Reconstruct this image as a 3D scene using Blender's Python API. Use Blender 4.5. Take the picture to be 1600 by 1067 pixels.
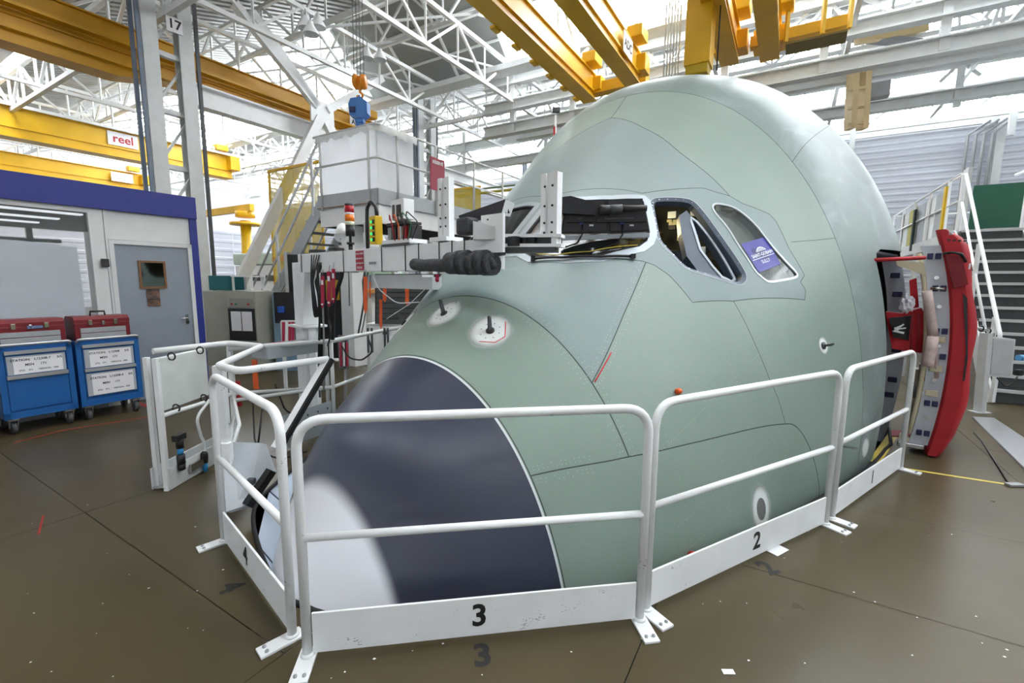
import bpy, bmesh, math, random
import numpy as np
from mathutils import Vector, Matrix, geometry
random.seed(7)
for o in list(bpy.data.objects): bpy.data.objects.remove(o)
scene = bpy.context.scene
COL = scene.collection

# ------------------------------------------------------------------ camera
CF, CP, CR, CH = 711.1, math.radians(7.5), math.radians(.5), 1.65
cam = bpy.data.cameras.new('camera'); cam.lens = CF/1600*36; cam.sensor_width = 36; cam.clip_start = .05; cam.clip_end = 300
camo = bpy.data.objects.new('camera', cam); COL.objects.link(camo)
camo.matrix_world = Matrix.Translation((0, 0, CH)) @ Matrix.Rotation(math.pi/2-CP, 4, 'X') @ Matrix.Rotation(CR, 4, 'Z')
scene.camera = camo
# ------------------------------------------------------------------ world, exposure
w = bpy.data.worlds.new('overcast_daylight'); scene.world = w; w.use_nodes = True
bg = w.node_tree.nodes['Background']; bg.inputs[0].default_value = (.93, .96, 1, 1); bg.inputs[1].default_value = .5
SKYLIGHT = 7.5
scene.view_settings.view_transform = 'Standard'; scene.view_settings.look = 'None'
scene.view_settings.gamma = 1; scene.view_settings.use_curve_mapping = False
scene.view_settings.exposure = 1.12

# ------------------------------------------------------------------ materials
MATS = {}
def lin(c): return tuple(((x/255)/12.92 if x/255 <= .04045 else ((x/255+.055)/1.055)**2.4) for x in c)
def mat(name, rgb, rough=.5, metal=0, var=.06, scale=6, spec=.5, bump=0, bscale=40, emit=0, alpha=1, coat=0):
    """procedural principled material, colour given in sRGB bytes, noise-varied"""
    if name in MATS: return MATS[name]
    m = bpy.data.materials.new(name); m.use_nodes = True; nt = m.node_tree; N = nt.nodes; Lk = nt.links
    b = N['Principled BSDF']; c = lin(rgb)
    tc = N.new('ShaderNodeTexCoord'); nz = N.new('ShaderNodeTexNoise'); nz.inputs['Scale'].default_value = scale; nz.inputs['Detail'].default_value = 4
    Lk.new(tc.outputs['Object'], nz.inputs['Vector'])
    r = N.new('ShaderNodeValToRGB')
    r.color_ramp.elements[0].position = .3; r.color_ramp.elements[1].position = .7
    r.color_ramp.elements[0].color = (*[x*(1-var) for x in c], 1); r.color_ramp.elements[1].color = (*[min(1, x*(1+var)) for x in c], 1)
    Lk.new(nz.outputs['Fac'], r.inputs['Fac']); Lk.new(r.outputs['Color'], b.inputs['Base Color'])
    b.inputs['Roughness'].default_value = rough; b.inputs['Metallic'].default_value = metal
    b.inputs['Specular IOR Level'].default_value = spec; b.inputs['Coat Weight'].default_value = coat
    if emit: Lk.new(r.outputs['Color'], b.inputs['Emission Color']); b.inputs['Emission Strength'].default_value = emit
    if alpha < 1: b.inputs['Alpha'].default_value = alpha
    if bump:
        n2 = N.new('ShaderNodeTexNoise'); n2.inputs['Scale'].default_value = bscale; Lk.new(tc.outputs['Object'], n2.inputs['Vector'])
        bp = N.new('ShaderNodeBump'); bp.inputs['Strength'].default_value = bump; bp.inputs['Distance'].default_value = .01
        Lk.new(n2.outputs['Fac'], bp.inputs['Height']); Lk.new(bp.outputs['Normal'], b.inputs['Normal'])
    MATS[name] = m; return m
def scuffed(name, rgb, dirt, rough=.4, sc=9, thr=.62, amount=.8):
    """paint with dark scuff flecks"""
    m = mat(name, rgb, rough, var=.04); nt = m.node_tree; N = nt.nodes; Lk = nt.links; b = N['Principled BSDF']
    src = b.inputs['Base Color'].links[0].from_socket; tc = N.new('ShaderNodeTexCoord')
    mp = N.new('ShaderNodeMapping'); mp.inputs['Scale'].default_value = (1, 1, 2.5); Lk.new(tc.outputs['Object'], mp.inputs['Vector'])
    n1 = N.new('ShaderNodeTexNoise'); n1.inputs['Scale'].default_value = sc*6; n1.inputs['Detail'].default_value = 6; Lk.new(mp.outputs[0], n1.inputs['Vector'])
    n2 = N.new('ShaderNodeTexNoise'); n2.inputs['Scale'].default_value = sc*.7; Lk.new(tc.outputs['Object'], n2.inputs['Vector'])
    ml = N.new('ShaderNodeMath'); ml.operation = 'MULTIPLY'; Lk.new(n1.outputs['Fac'], ml.inputs[0]); Lk.new(n2.outputs['Fac'], ml.inputs[1])
    rp = N.new('ShaderNodeValToRGB'); rp.color_ramp.elements[0].position = thr*.62; rp.color_ramp.elements[1].position = thr*.66
    rp.color_ramp.elements[1].color = (amount,)*3+(1,)
    Lk.new(ml.outputs[0], rp.inputs['Fac'])
    mx = N.new('ShaderNodeMix'); mx.data_type = 'RGBA'; Lk.new(rp.outputs['Color'], mx.inputs['Factor']); Lk.new(src, mx.inputs['A'])
    mx.inputs['B'].default_value = (*lin(dirt), 1); Lk.new(mx.outputs['Result'], b.inputs['Base Color'])
    return m

# ------------------------------------------------------------------ mesh builder
ROOT = {}
def V(p): return Vector((float(p[0]), float(p[1]), float(p[2])))
class MB:
    def __init__(s): s.v = []; s.f = []; s.sm = []
    def raw(s, vs, fs, smooth=False):
        n = len(s.v); s.v += [V(p) for p in vs]; s.f += [[i+n for i in f] for f in fs]; s.sm += [smooth]*len(fs); return s
    def box(s, c, size, R=None, bev=0):
        hx, hy, hz = [x/2 for x in size]; c = V(c); R = R or Matrix.Identity(3)
        if bev:
            bm = bmesh.new(); bmesh.ops.create_cube(bm, size=1)
            for q in bm.verts: q.co = Vector((q.co.x*size[0], q.co.y*size[1], q.co.z*size[2]))
            bmesh.ops.bevel(bm, geom=bm.edges[:], offset=bev, segments=2, affect='EDGES', profile=.6)
            bm.verts.index_update()
            s.raw([c+R @ q.co for q in bm.verts], [[q.index for q in f.verts] for f in bm.faces]); bm.free(); return s
        p = [c+R @ Vector((x, y, z)) for x in (-hx, hx) for y in (-hy, hy) for z in (-hz, hz)]
        return s.raw(p, [(0, 1, 3, 2), (4, 6, 7, 5), (0, 4, 5, 1), (2, 3, 7, 6), (0, 2, 6, 4), (1, 5, 7, 3)])
    def bar(s, p, q, wd, ht, up=(0, 0, 1)):
        p, q = V(p), V(q); d = (q-p); L = d.length; d.normalize(); u = V(up); x = d.cross(u)
        if x.length < 1e-4: x = d.cross(Vector((0, 1, 0)))
        x.normalize(); u = x.cross(d)
        R = Matrix((x, d, u)).transposed(); return s.box((p+q)/2, (wd, L, ht), R)
    def ibeam(s, p, q, wd, ht, t=.02, up=(0, 0, 1)):
        p, q = V(p), V(q); d = (q-p).normalized(); u = V(up); x = d.cross(u).normalized(); u = x.cross(d)
        s.bar(p, q, t, ht-2*t, u); s.bar(p+u*(ht/2-t/2), q+u*(ht/2-t/2), wd, t, u); s.bar(p-u*(ht/2-t/2), q-u*(ht/2-t/2), wd, t, u); return s
    def tube(s, pts, r, n=10, closed=False, cap=True, fil=0, fs=6):
        pts = [V(p) for p in pts]
        if fil: pts = fillet(pts, fil, fs, closed)
        m = len(pts); T = []
        for i in range(m):
            if closed: d = pts[(i+1) % m]-pts[i-1]
            else: d = pts[min(i+1, m-1)]-pts[max(i-1, 0)]
            T.append(d.normalized() if d.length > 1e-9 else Vector((0, 0, 1)))
        u = T[0].orthogonal().normalized(); vs = []; fs_ = []
        for i in range(m):
            if i: u = (u-T[i]*u.dot(T[i])); u = u.normalized() if u.length > 1e-6 else T[i].orthogonal().normalized()
            w_ = T[i].cross(u)
            k = 1.0
            if 0 < i < m-1 or closed:
                a_ = (pts[i]-pts[i-1]).normalized(); k = 1/max(.5, a_.dot(T[i]))
            for j in range(n):
                a = 2*math.pi*j/n; vs.append(pts[i]+(u*math.cos(a)+w_*math.sin(a))*r*(k if k < 1.3 else 1.3))
        for i in range(m if closed else m-1):
            for j in range(n):
                a = i*n+j; b = i*n+(j+1) % n; i2 = (i+1) % m; fs_.append((a, b, i2*n+(j+1) % n, i2*n+j))
        s.raw(vs, fs_, True)
        if cap and not closed:
            s.raw([], []); base = len(s.v)-m*n
            s.f.append([base+j for j in range(n)][::-1]); s.f.append([base+(m-1)*n+j for j in range(n)]); s.sm += [False, False]
        return s
    def cyl(s, p, q, r, r2=None, n=16):
        p, q = V(p), V(q); d = (q-p).normalized(); u = d.orthogonal().normalized(); w_ = d.cross(u); r2 = r if r2 is None else r2
        vs = [p+(u*math.cos(2*math.pi*j/n)+w_*math.sin(2*math.pi*j/n))*r for j in range(n)]+[q+(u*math.cos(2*math.pi*j/n)+w_*math.sin(2*math.pi*j/n))*r2 for j in range(n)]
        s.raw(vs, [(j, (j+1) % n, n+(j+1) % n, n+j) for j in range(n)], True)
        b = len(s.v)-2*n; s.f += [[b+j for j in range(n)][::-1], [b+n+j for j in range(n)]]; s.sm += [False, False]; return s
    def lathe(s, o, ax, prof, n=20):
        o = V(o); d = V(ax).normalized(); u = d.orthogonal().normalized(); w_ = d.cross(u); vs = []
        for (r, h) in prof:
            for j in range(n):
                a = 2*math.pi*j/n; vs.append(o+d*h+(u*math.cos(a)+w_*math.sin(a))*max(r, 1e-4))
        return s.raw(vs, [(i*n+j, i*n+(j+1) % n, (i+1)*n+(j+1) % n, (i+1)*n+j) for i in range(len(prof)-1) for j in range(n)], True)
    def prism(s, poly, vec):
        poly = [V(p) for p in poly]; vec = V(vec); n = len(poly)
        s.raw(poly+[p+vec for p in poly], [list(range(n))[::-1], [n+i for i in range(n)]]+[(i, (i+1) % n, n+(i+1) % n, n+i) for i in range(n)]); return s
    def build(s, name, m, parent=None, origin=None, smooth=None):
        me = bpy.data.meshes.new(name); ob = bpy.data.objects.new(name, me); COL.objects.link(ob)
        if parent is None:
            if origin is None:
                xs = [p.x for p in s.v]; ys = [p.y for p in s.v]; zs = [p.z for p in s.v]
                origin = ((min(xs)+max(xs))/2, (min(ys)+max(ys))/2, min(zs))
            M = Matrix.Translation(V(origin)); ob.matrix_world = M
        else:
            ob.parent = parent; M = ROOT[parent.name]
        ROOT[ob.name] = M; iv = M.inverted()
        me.from_pydata([iv @ p for p in s.v], [], s.f); me.materials.append(m)
        sm = s.sm if smooth is None else [smooth]*len(s.f)
        me.polygons.foreach_set('use_smooth', sm); me.update()
        bm = bmesh.new(); bm.from_mesh(me); bmesh.ops.recalc_face_normals(bm, faces=bm.faces); bm.to_mesh(me); bm.free()
        return ob
def fillet(pts, r, seg=6, closed=False):
    out = []; m = len(pts)
    for i, p in enumerate(pts):
        if not closed and i in (0, m-1): out.append(p); continue
        a = pts[i-1]-p; b = pts[(i+1) % m]-p; la, lb = a.length, b.length
        if la < 1e-6 or lb < 1e-6: continue
        a.normalize(); b.normalize(); ang = a.angle(b)
        if ang > 3.05: out.append(p); continue
        t = min(r/math.tan(ang/2), la*.49, lb*.49)
        p0, p1 = p+a*t, p+b*t
        for k in range(seg+1):
            q = k/seg; out.append(p0*(1-q)**2+p*2*q*(1-q)+p1*q*q)
    return out
def tag(o, label, cat, group=None, kind=None):
    o['label'] = label; o['category'] = cat
    if group: o['group'] = group
    if kind: o['kind'] = kind
    return o
def thing(name, loc, label, cat, rz=0, group=None):
    o = bpy.data.objects.new(name, None); COL.objects.link(o); o.empty_display_size = .1
    M = Matrix.Translation(V(loc)) @ Matrix.Rotation(rz, 4, 'Z'); o.matrix_world = M; ROOT[o.name] = M
    return tag(o, label, cat, group)
def struct(o): o['kind'] = 'structure'; return o
TRIM = [0]
def sempty(name, loc=(0, 0, 0)):
    if name.startswith('trim_'): TRIM[0] += 1; name = 'trim_%d' % TRIM[0]
    o = bpy.data.objects.new(name, None); COL.objects.link(o); o.location = loc; ROOT[o.name] = Matrix.Translation(V(loc)); o['kind'] = 'structure'; return o
def clone(o, parent, M=None):
    c = o.copy(); COL.objects.link(c); c.parent = parent
    if M is not None: c.matrix_local = M
    return c
def copy_tree(o, loc, rz=None, parent=None):
    c = o.copy(); COL.objects.link(c); c.parent = parent
    if parent is None:
        c.location = loc
        if rz is not None: c.rotation_euler = (0, 0, rz)
    for ch in [k for k in bpy.data.objects if k.parent == o]: copy_tree(ch, None, None, c)
    return c
def text(name, body, m, parent, X0, ex, ey, size=1.0, align='CENTER', lift=.001, bold=0, thick=0.0006, fn=None):
    """lettering as thin geometry: X0 origin, ex / ey unit vectors along and up the line; fn maps (u,v) to a point instead"""
    cu = bpy.data.curves.new('lettering', 'FONT'); cu.body = body; cu.size = size; cu.align_x = align; cu.align_y = 'CENTER'; cu.offset = bold; cu.resolution_u = 3
    to = bpy.data.objects.new('lettering', cu); COL.objects.link(to)
    bpy.context.view_layer.update()
    me = bpy.data.meshes.new_from_object(to.evaluated_get(bpy.context.evaluated_depsgraph_get()))
    b = MB(); ez = V(ex).cross(V(ey)).normalized() if fn is None else None
    pts = []
    for q in me.vertices:
        if fn: pts.append(fn(q.co.x, q.co.y))
        else: pts.append(V(X0)+V(ex)*q.co.x+V(ey)*q.co.y+ez*lift)
    b.raw(pts, [list(p.vertices) for p in me.polygons])
    bpy.data.objects.remove(to); bpy.data.curves.remove(cu); bpy.data.meshes.remove(me)
    return b.build(name, m, parent)

# ------------------------------------------------------------------ measuring helpers (photo pixel -> place)
def pixray(u, v):
    x = (u-800)/CF; y = (v-533.5)/CF; cr, sr = math.cos(CR), math.sin(CR)
    x, y = x*cr+y*sr, -x*sr+y*cr; c, s = math.cos(CP), math.sin(CP)
    return np.array([x, c-y*s, -s-y*c])
def G(u, v, z=0.0):
    d = pixray(u, v); t = (z-CH)/d[2]; return Vector((d[0]*t, d[1]*t, z))
def D(u, v, Y):
    d = pixray(u, v); t = Y/d[1]; return Vector((d[0]*t, Y, CH+d[2]*t))
AL = math.radians(31); SA, CA = math.sin(AL), math.cos(AL)
def HB(a, b, z=0.0): return Vector((a*SA+b*CA, a*CA-b*SA, z))
VA_, VB_ = Vector((SA, CA, 0)), Vector((CA, -SA, 0)); ZZ = Vector((0, 0, 1))
RH = Matrix((VB_, VA_, ZZ)).transposed()      # hall-aligned frame: x across, y along, z up

# ------------------------------------------------------------------ fuselage form
FX, FY, FHD, FEXP = -1.291, 2.035, .661, 2.068
KT = np.array([0, .25, .6, 1.1, 1.7, 2.4, 3.1, 3.8, 4.4, 5.0]); KA = np.array([0, .2, .5, 1.0, 1.7, 2.6, 3.5, 4.4, 5.2]); KC = np.array([0, 1.2, 2.4, 3.6, 5.0])
VT = np.array([-.664, .092, .775, 1.163, 1.628, 2.215, 2.802, 3.389, 3.892, 4.114]); VAA = np.array([.384, .541, .794, 1.158, 1.539, 1.863, 2.139, 2.415, 2.632]); VC = np.array([-1.049, -.578, -.263, -.014, .887])
SEND = 6.4
def pchip(xk, yk, x):
    h = np.diff(xk); dl = np.diff(yk)/h; m = np.zeros(len(xk))
    for i in range(1, len(xk)-1):
        if dl[i-1]*dl[i] > 0:
            w1 = 2*h[i]+h[i-1]; w2 = h[i]+2*h[i-1]; m[i] = (w1+w2)/(w1/dl[i-1]+w2/dl[i])
    m[0] = dl[0]*1.5-m[1]*.5; m[-1] = max(0, dl[-1]*1.5-m[-2]*.5)
    i = np.clip(np.searchsorted(xk, x)-1, 0, len(h)-1); t = np.clip((x-xk[i])/h[i], 0, 1)
    return (2*t**3-3*t**2+1)*yk[i]+(t**3-2*t**2+t)*h[i]*m[i]+(-2*t**3+3*t**2)*yk[i+1]+(t**3-t**2)*h[i]*m[i+1]
def fprof(S):
    S = np.asarray(S, float); u = np.sqrt(np.clip(S, 0, None))
    zt = pchip(np.sqrt(KT), VT, u); a = pchip(np.sqrt(KA), VAA, u); zc = np.minimum(pchip(KC, VC, S), zt-.02)
    t = np.clip(1-S/4, 0, 1); hb = zc+2.6*(1-t**2)**(1/1.6)
    return a, zt, zc, hb
def sgnp(v, e): return np.sign(v)*np.abs(v)**e
def fsurf(S, th):
    S = np.asarray(S, float); th = np.asarray(th, float)
    a, zt, zc, hb = fprof(S); e = 2/FEXP; st = np.sin(th)
    w = a*sgnp(np.cos(th), e); z = zc+np.where(st > 0, (zt-zc)*np.abs(st)**e, -hb*np.abs(st)**e)
    c, sn = math.cos(FHD), math.sin(FHD)
    return np.stack([FX+S*sn+w*c, FY+S*c-w*sn, z], -1)
def fnorm(S, th):
    S = np.asarray(S, float); th = np.asarray(th, float); h = 1e-3
    d1 = fsurf(S+h, th)-fsurf(np.maximum(S-h, .001), th); d2 = fsurf(S, th+h)-fsurf(S, th-h)
    n = np.cross(d2, d1); L = np.linalg.norm(n, axis=-1, keepdims=True); n = n/np.maximum(L, 1e-12)
    c, sn = math.cos(FHD), math.sin(FHD)
    ctr = np.stack([FX+S*sn, FY+S*c, np.full_like(S, -.3)+.25*S], -1)
    sg = np.sign((n*(fsurf(S, th)-ctr)).sum(-1, keepdims=True)); return n*np.where(sg == 0, 1, sg)
def fimp(P):
    P = np.asarray(P, float); dx, dy = P[..., 0]-FX, P[..., 1]-FY; c, sn = math.cos(FHD), math.sin(FHD)
    s = dx*sn+dy*c; w = dx*c-dy*sn; z = P[..., 2]
    a, zt, zc, hb = fprof(np.clip(s, 0, None)); h = np.where(z > zc, zt-zc, np.maximum(hb, .01))
    val = np.abs(w/np.maximum(a, 1e-3))**FEXP+np.abs((z-zc)/np.maximum(h, 1e-3))**FEXP-1
    return np.where((s < 0) | (s > SEND), 1+abs(s), val), s, w, z-zc, a, h
def fcast(u, v):
    d = pixray(u, v); T = np.linspace(1, 9, 1600); P = np.array([0, 0, CH])+T[:, None]*d
    f = fimp(P)[0]; k = np.where(f < 0)[0]
    if len(k) == 0: t = T[int(np.argmin(f))]
    else:
        lo, hi = T[k[0]-1], T[k[0]]
        for _ in range(30):
            m = (lo+hi)/2
            if fimp(np.array([0, 0, CH])+m*d)[0] < 0: hi = m
            else: lo = m
        t = hi
    p = np.array([0, 0, CH])+t*d; _, s, w, zz, a, h = fimp(p); e = FEXP/2
    return float(s), float(math.atan2(sgnp(zz/h, e), sgnp(w/a, e)))
def floc(s, w, z):
    c, sn = math.cos(FHD), math.sin(FHD); return Vector((FX+s*sn+w*c, FY+s*c-w*sn, z))
FAX, FLAT = Vector((math.sin(FHD), math.cos(FHD), 0)), Vector((math.cos(FHD), -math.sin(FHD), 0))
def drape(s, t, dx, dy, lift=0.0):
    """point dx metres aft and dy metres up the skin from (s,t)"""
    h = 1e-3; P0 = fsurf(s, t); Js = (fsurf(s+h, t)-P0)/h; Jt = (fsurf(s, t+h)-P0)/h
    e1 = Js/np.linalg.norm(Js); e2 = Jt-e1*(Jt@e1); e2 /= np.linalg.norm(e2)
    tgt = e1*dx+e2*dy
    A_ = np.stack([Js, Jt], 1); q = np.linalg.lstsq(A_, tgt, rcond=None)[0]
    s2, t2 = s+q[0], t+q[1]
    return V(fsurf(s2, t2)+fnorm(s2, t2)*lift)
def zfloor(s):
    """theta where the skin meets the floor on the near side"""
    a, zt, zc, hb = fprof(s); e = FEXP/2
    if zc > 0: return -math.asin(min(1, (zc/hb)**e))
    return math.asin(min(1, max(0, (-zc/(zt-zc)))**e))
# ------------------------------------------------------------------ shared materials
M_WHITE = scuffed('white_rail_paint', (226, 228, 228), (60, 58, 56), .38, sc=12, thr=.67, amount=.75)
M_STEEL = mat('light_grey_steel', (205, 208, 208), .45, var=.05)
M_STEELW = mat('white_painted_steel', (238, 240, 241), .5, var=.03)
M_GREY = mat('mid_grey_steel', (150, 152, 154), .5)
M_DGREY = mat('dark_grey', (70, 72, 76), .5)
M_BLACK = mat('black_plastic', (24, 24, 27), .45, var=.15)
M_RUB = mat('black_rubber', (18, 18, 19), .7, var=.2)
M_CHROME = mat('chrome', (200, 200, 200), .2, metal=1)
M_YEL = mat('crane_yellow', (226, 178, 20), .42, var=.1, scale=1.2)
M_RED = mat('signal_red', (178, 24, 36), .5)
M_INK = mat('black_ink', (20, 20, 22), .6)
M_PAPER = mat('white_paper', (232, 232, 236), .7, var=.02)
M_BLUE = mat('fascia_blue', (30, 44, 128), .5, var=.04)
M_ORANGE = mat('orange_plastic', (224, 92, 22), .5)

# ------------------------------------------------------------------ the hall
def floor_material():
    m = bpy.data.materials.new('polished_floor'); m.use_nodes = True; nt = m.node_tree; N = nt.nodes; L = nt.links; b = N['Principled BSDF']
    tc = N.new('ShaderNodeTexCoord')
    n1 = N.new('ShaderNodeTexNoise'); n1.inputs['Scale'].default_value = .9; n1.inputs['Detail'].default_value = 6; L.new(tc.outputs['Object'], n1.inputs['Vector'])
    r = N.new('ShaderNodeValToRGB'); r.color_ramp.elements[0].position = .3; r.color_ramp.elements[1].position = .75
    r.color_ramp.elements[0].color = (*lin((69, 61, 42)), 1); r.color_ramp.elements[1].color = (*lin((81, 72, 52)), 1); L.new(n1.outputs['Fac'], r.inputs['Fac'])
    n2 = N.new('ShaderNodeTexNoise'); n2.inputs['Scale'].default_value = 55; n2.inputs['Detail'].default_value = 5; L.new(tc.outputs['Object'], n2.inputs['Vector'])
    r2 = N.new('ShaderNodeValToRGB'); r2.color_ramp.elements[0].position = .69; r2.color_ramp.elements[1].position = .75; L.new(n2.outputs['Fac'], r2.inputs['Fac'])
    mx = N.new('ShaderNodeMix'); mx.data_type = 'RGBA'; mu = N.new('ShaderNodeMath'); mu.operation = 'MULTIPLY'; mu.inputs[1].default_value = .12; L.new(r2.outputs['Color'], mu.inputs[0])
    L.new(mu.outputs[0], mx.inputs['Factor']); L.new(r.outputs['Color'], mx.inputs['A']); mx.inputs['B'].default_value = (*lin((40, 37, 32)), 1)
    L.new(r.outputs['Color'], b.inputs['Base Color'])
    n3 = N.new('ShaderNodeTexNoise'); n3.inputs['Scale'].default_value = 1.7; n3.inputs['Detail'].default_value = 8; L.new(tc.outputs['Object'], n3.inputs['Vector'])
    mr = N.new('ShaderNodeMapRange'); mr.inputs['To Min'].default_value = .24; mr.inputs['To Max'].default_value = .36; L.new(n3.outputs['Fac'], mr.inputs['Value']); L.new(mr.outputs[0], b.inputs['Roughness'])
    b.inputs['Specular IOR Level'].default_value = .22
    bp = N.new('ShaderNodeBump'); bp.inputs['Strength'].default_value = .04; bp.inputs['Distance'].default_value = .02
    n4 = N.new('ShaderNodeTexNoise'); n4.inputs['Scale'].default_value = 3; L.new(tc.outputs['Object'], n4.inputs['Vector']); L.new(n4.outputs['Fac'], bp.inputs['Height']); L.new(bp.outputs['Normal'], b.inputs['Normal'])
    return m
M_FLOOR = floor_material()
# floor opening round the nose (in s / theta), a little outside the skin
S_OPEN = [s for s in np.linspace(.19, SEND, 60)]
def skinfloor(s, off):
    a = zfloor(s); p = fsurf(s, a); return p
near = []
s0 = .2035
for s in np.concatenate([np.linspace(s0, .5, 16), np.linspace(.55, 5.9, 40)]):
    th = zfloor(float(s)); near.append((float(s), th))
def hull_w(s):       # half width of the hull at floor level
    th = zfloor(s); a, zt, zc, hb = fprof(s); return float(a*max(0, math.cos(th))**(2/FEXP))
HOLE = []
front_s = None
for s in np.linspace(.15, .4, 251):
    if fprof(s)[1] > 0: front_s = float(s); break
OFF = .035
hs = [front_s-OFF]+list(np.linspace(front_s+.004, front_s+.25, 14))+list(np.linspace(front_s+.3, 6.0, 50))
right = [floc(s, (hull_w(s)+OFF) if i else 0.0, 0) for i, s in enumerate(hs)]
left = [floc(s, -(hull_w(s)+OFF), 0) for i, s in enumerate(hs) if i]
# on the far side the opening is wider: a shallow trench with pale sheet-metal covers
lw = []
for i, s in enumerate(hs):
    if not i: continue
    ex = .44*math.sin(min(1, (s-front_s)/.4)*math.pi/2) if s < 3 else .44
    lw.append(floc(s, -(hull_w(s)+OFF+ex), 0))
HOLE = right+lw[::-1]
def pip(x, y, poly):
    r = False; j = len(poly)-1
    for i in range(len(poly)):
        xi, yi = poly[i][0], poly[i][1]; xj, yj = poly[j][0], poly[j][1]
        if ((yi > y) != (yj > y)) and (x < (xj-xi)*(y-yi)/(yj-yi)+xi): r = not r
        j = i
    return r
floor = sempty('floor')
acuts = {0: [-18, -9, -5.2, -1.6, 1.05, 3.3, 5.6, 8.4, 12, 16, 21.8], 1: [-18, -9, -5.2, -1.6, .3, 2.1, 3.9, 6.2, 9, 13, 17, 21.8], 2: [-18, -9, -5.2, -1.6, .9, 2.85, 4.07, 6.3, 8.4, 11.5, 16, 21.8]}
bcuts = [-34, -28, -22, -17, -13, -9.5, -6.6, -4.15, -1.8, -.46, 1.8, 3.9, 6.4, 10, 15, 22]
g_ = .0022
for i in range(len(bcuts)-1):
    b0, b1 = bcuts[i]+g_, bcuts[i+1]-g_
    ac = acuts[0 if b0 < -2 else (1 if b0 < -.6 else 2)]
    for j in range(len(ac)-1):
        a0, a1 = ac[j]+g_, ac[j+1]-g_
        quad = [HB(a0, b0), HB(a0, b1), HB(a1, b1), HB(a1, b0)]
        inside = [pip(p.x, p.y, HOLE) for p in quad]
        hit = any(inside) or any(pip(p.x, p.y, quad) for p in HOLE)
        if all(inside): continue
        mb = MB()
        if not hit:
            mb.prism([p+Vector((0, 0, -.03)) for p in quad], (0, 0, .03))
        else:
            vs = [Vector((p.x, p.y)) for p in quad]+[Vector((p.x, p.y)) for p in HOLE]
            n = len(HOLE); ed = [(k, (k+1) % 4) for k in range(4)]+[(4+k, 4+(k+1) % n) for k in range(n)]
            ov, oe, of, *_ = geometry.delaunay_2d_cdt(vs, ed, [], 0, 1e-5)
            fs = []
            for f in of:
                c = sum((ov[k] for k in f), Vector((0, 0)))/len(f)
                if pip(c.x, c.y, HOLE) or not pip(c.x, c.y, quad): continue
                fs.append(list(f))
            if not fs: continue
            mb.raw([(p.x, p.y, 0) for p in ov], fs)
        mb.build('floor_plate', M_FLOOR, floor)
sub = MB(); sub.prism([HB(-18, -34, -.9), HB(-18, 22, -.9), HB(21.8, 22, -.9), HB(21.8, -34, -.9)], (0, 0, -.05)); sub.build('pit_bottom', mat('pit_concrete', (60, 60, 58), .8), floor)
# seal round the nose
seal = MB(); ring = [p+Vector((0, 0, .008)) for p in right]; seal.tube(ring, .015, 8); seal.tube([p+Vector((0, 0, .008)) for p in [right[0]]+lw], .014, 8)
sealo = seal.build('rubber_seal', M_RUB, floor)

M_WALL = mat('wall_sheet_grey', (196, 199, 209), .6, var=.03, scale=.6)
def ribbed(P0, ex, L, z0, z1, pitch, depth, nrm, horizontal=True):
    """corrugated cladding sheet as real ribs"""
    mb = MB(); P0 = V(P0); ex = V(ex); nrm = V(nrm)
    if horizontal:
        n = max(2, int((z1-z0)/pitch)); prof = []
        for i in range(n):
            z = z0+(z1-z0)*i/n; h = (z1-z0)/n; prof += [(z, 0), (z+h*.55, 0), (z+h*.65, depth), (z+h*.9, depth)]
        prof.append((z1, 0))
        vs = []
        for (z, d) in prof: vs += [P0+ZZ*z+nrm*d, P0+ex*L+ZZ*z+nrm*d]
        mb.raw(vs, [(2*i, 2*i+1, 2*i+3, 2*i+2) for i in range(len(prof)-1)])
    return mb
wall_back = sempty('wall_back', HB(21.9, 0))
for k in range(12):
    b0 = -34+k*4.4
    for (z0, z1) in ((0, 3.6), (3.62, 7.0)):
        ribbed(HB(21.9, b0+.02), VB_, 4.36, z0, z1, .22, .012, -VA_).build('cladding_panel', M_WALL, wall_back)
for k in range(13):
    c = HB(21.75, -34+k*4.4); MB().ibeam(c, c+ZZ*8.6, .22, .25, .03, VA_).build('wall_post', M_STEEL, wall_back)
for z in (3.6, 7.1): MB().bar(HB(21.75, -34, z), HB(21.75, 19, z), .12, .22).build('wall_rail', M_STEEL, wall_back)
M_CLER = mat('clerestory_glass', (246, 250, 255), .4, var=.01, emit=SKYLIGHT*.8)
for k in range(12): MB().box(HB(21.9, -34+k*4.4+2.2, 7.75), (4.2, .02, 1.0), RH).build('clerestory_pane', M_CLER, wall_back)
wall_left = sempty('wall_left', HB(0, -34))
for k in range(7):
    a0 = -6+k*4
    for (z0, z1) in ((0, 3.2), (3.22, 5.0)):
        ribbed(HB(a0+.02, -34), VA_, 3.96, z0, z1, .5, .02, VB_).build('cladding_panel', M_WALL, wall_left)

wall_right = sempty('wall_right', HB(0, 17.9))
for k in range(10): MB().box(HB(-18+k*4+2, 17.9, 4.15), (.05, 3.96, 8.3), RH).build('cladding_panel', mat('wall_sheet_mid', (150, 152, 156), .6), wall_right)
wall_front = sempty('wall_front', HB(-18, 0))
for k in range(12): MB().box(HB(-18.2, -34+k*4.4+2.2, 4.15), (4.36, .05, 8.3), RH).build('cladding_panel', mat('wall_sheet_mid', (150, 152, 156), .6), wall_front)
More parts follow.
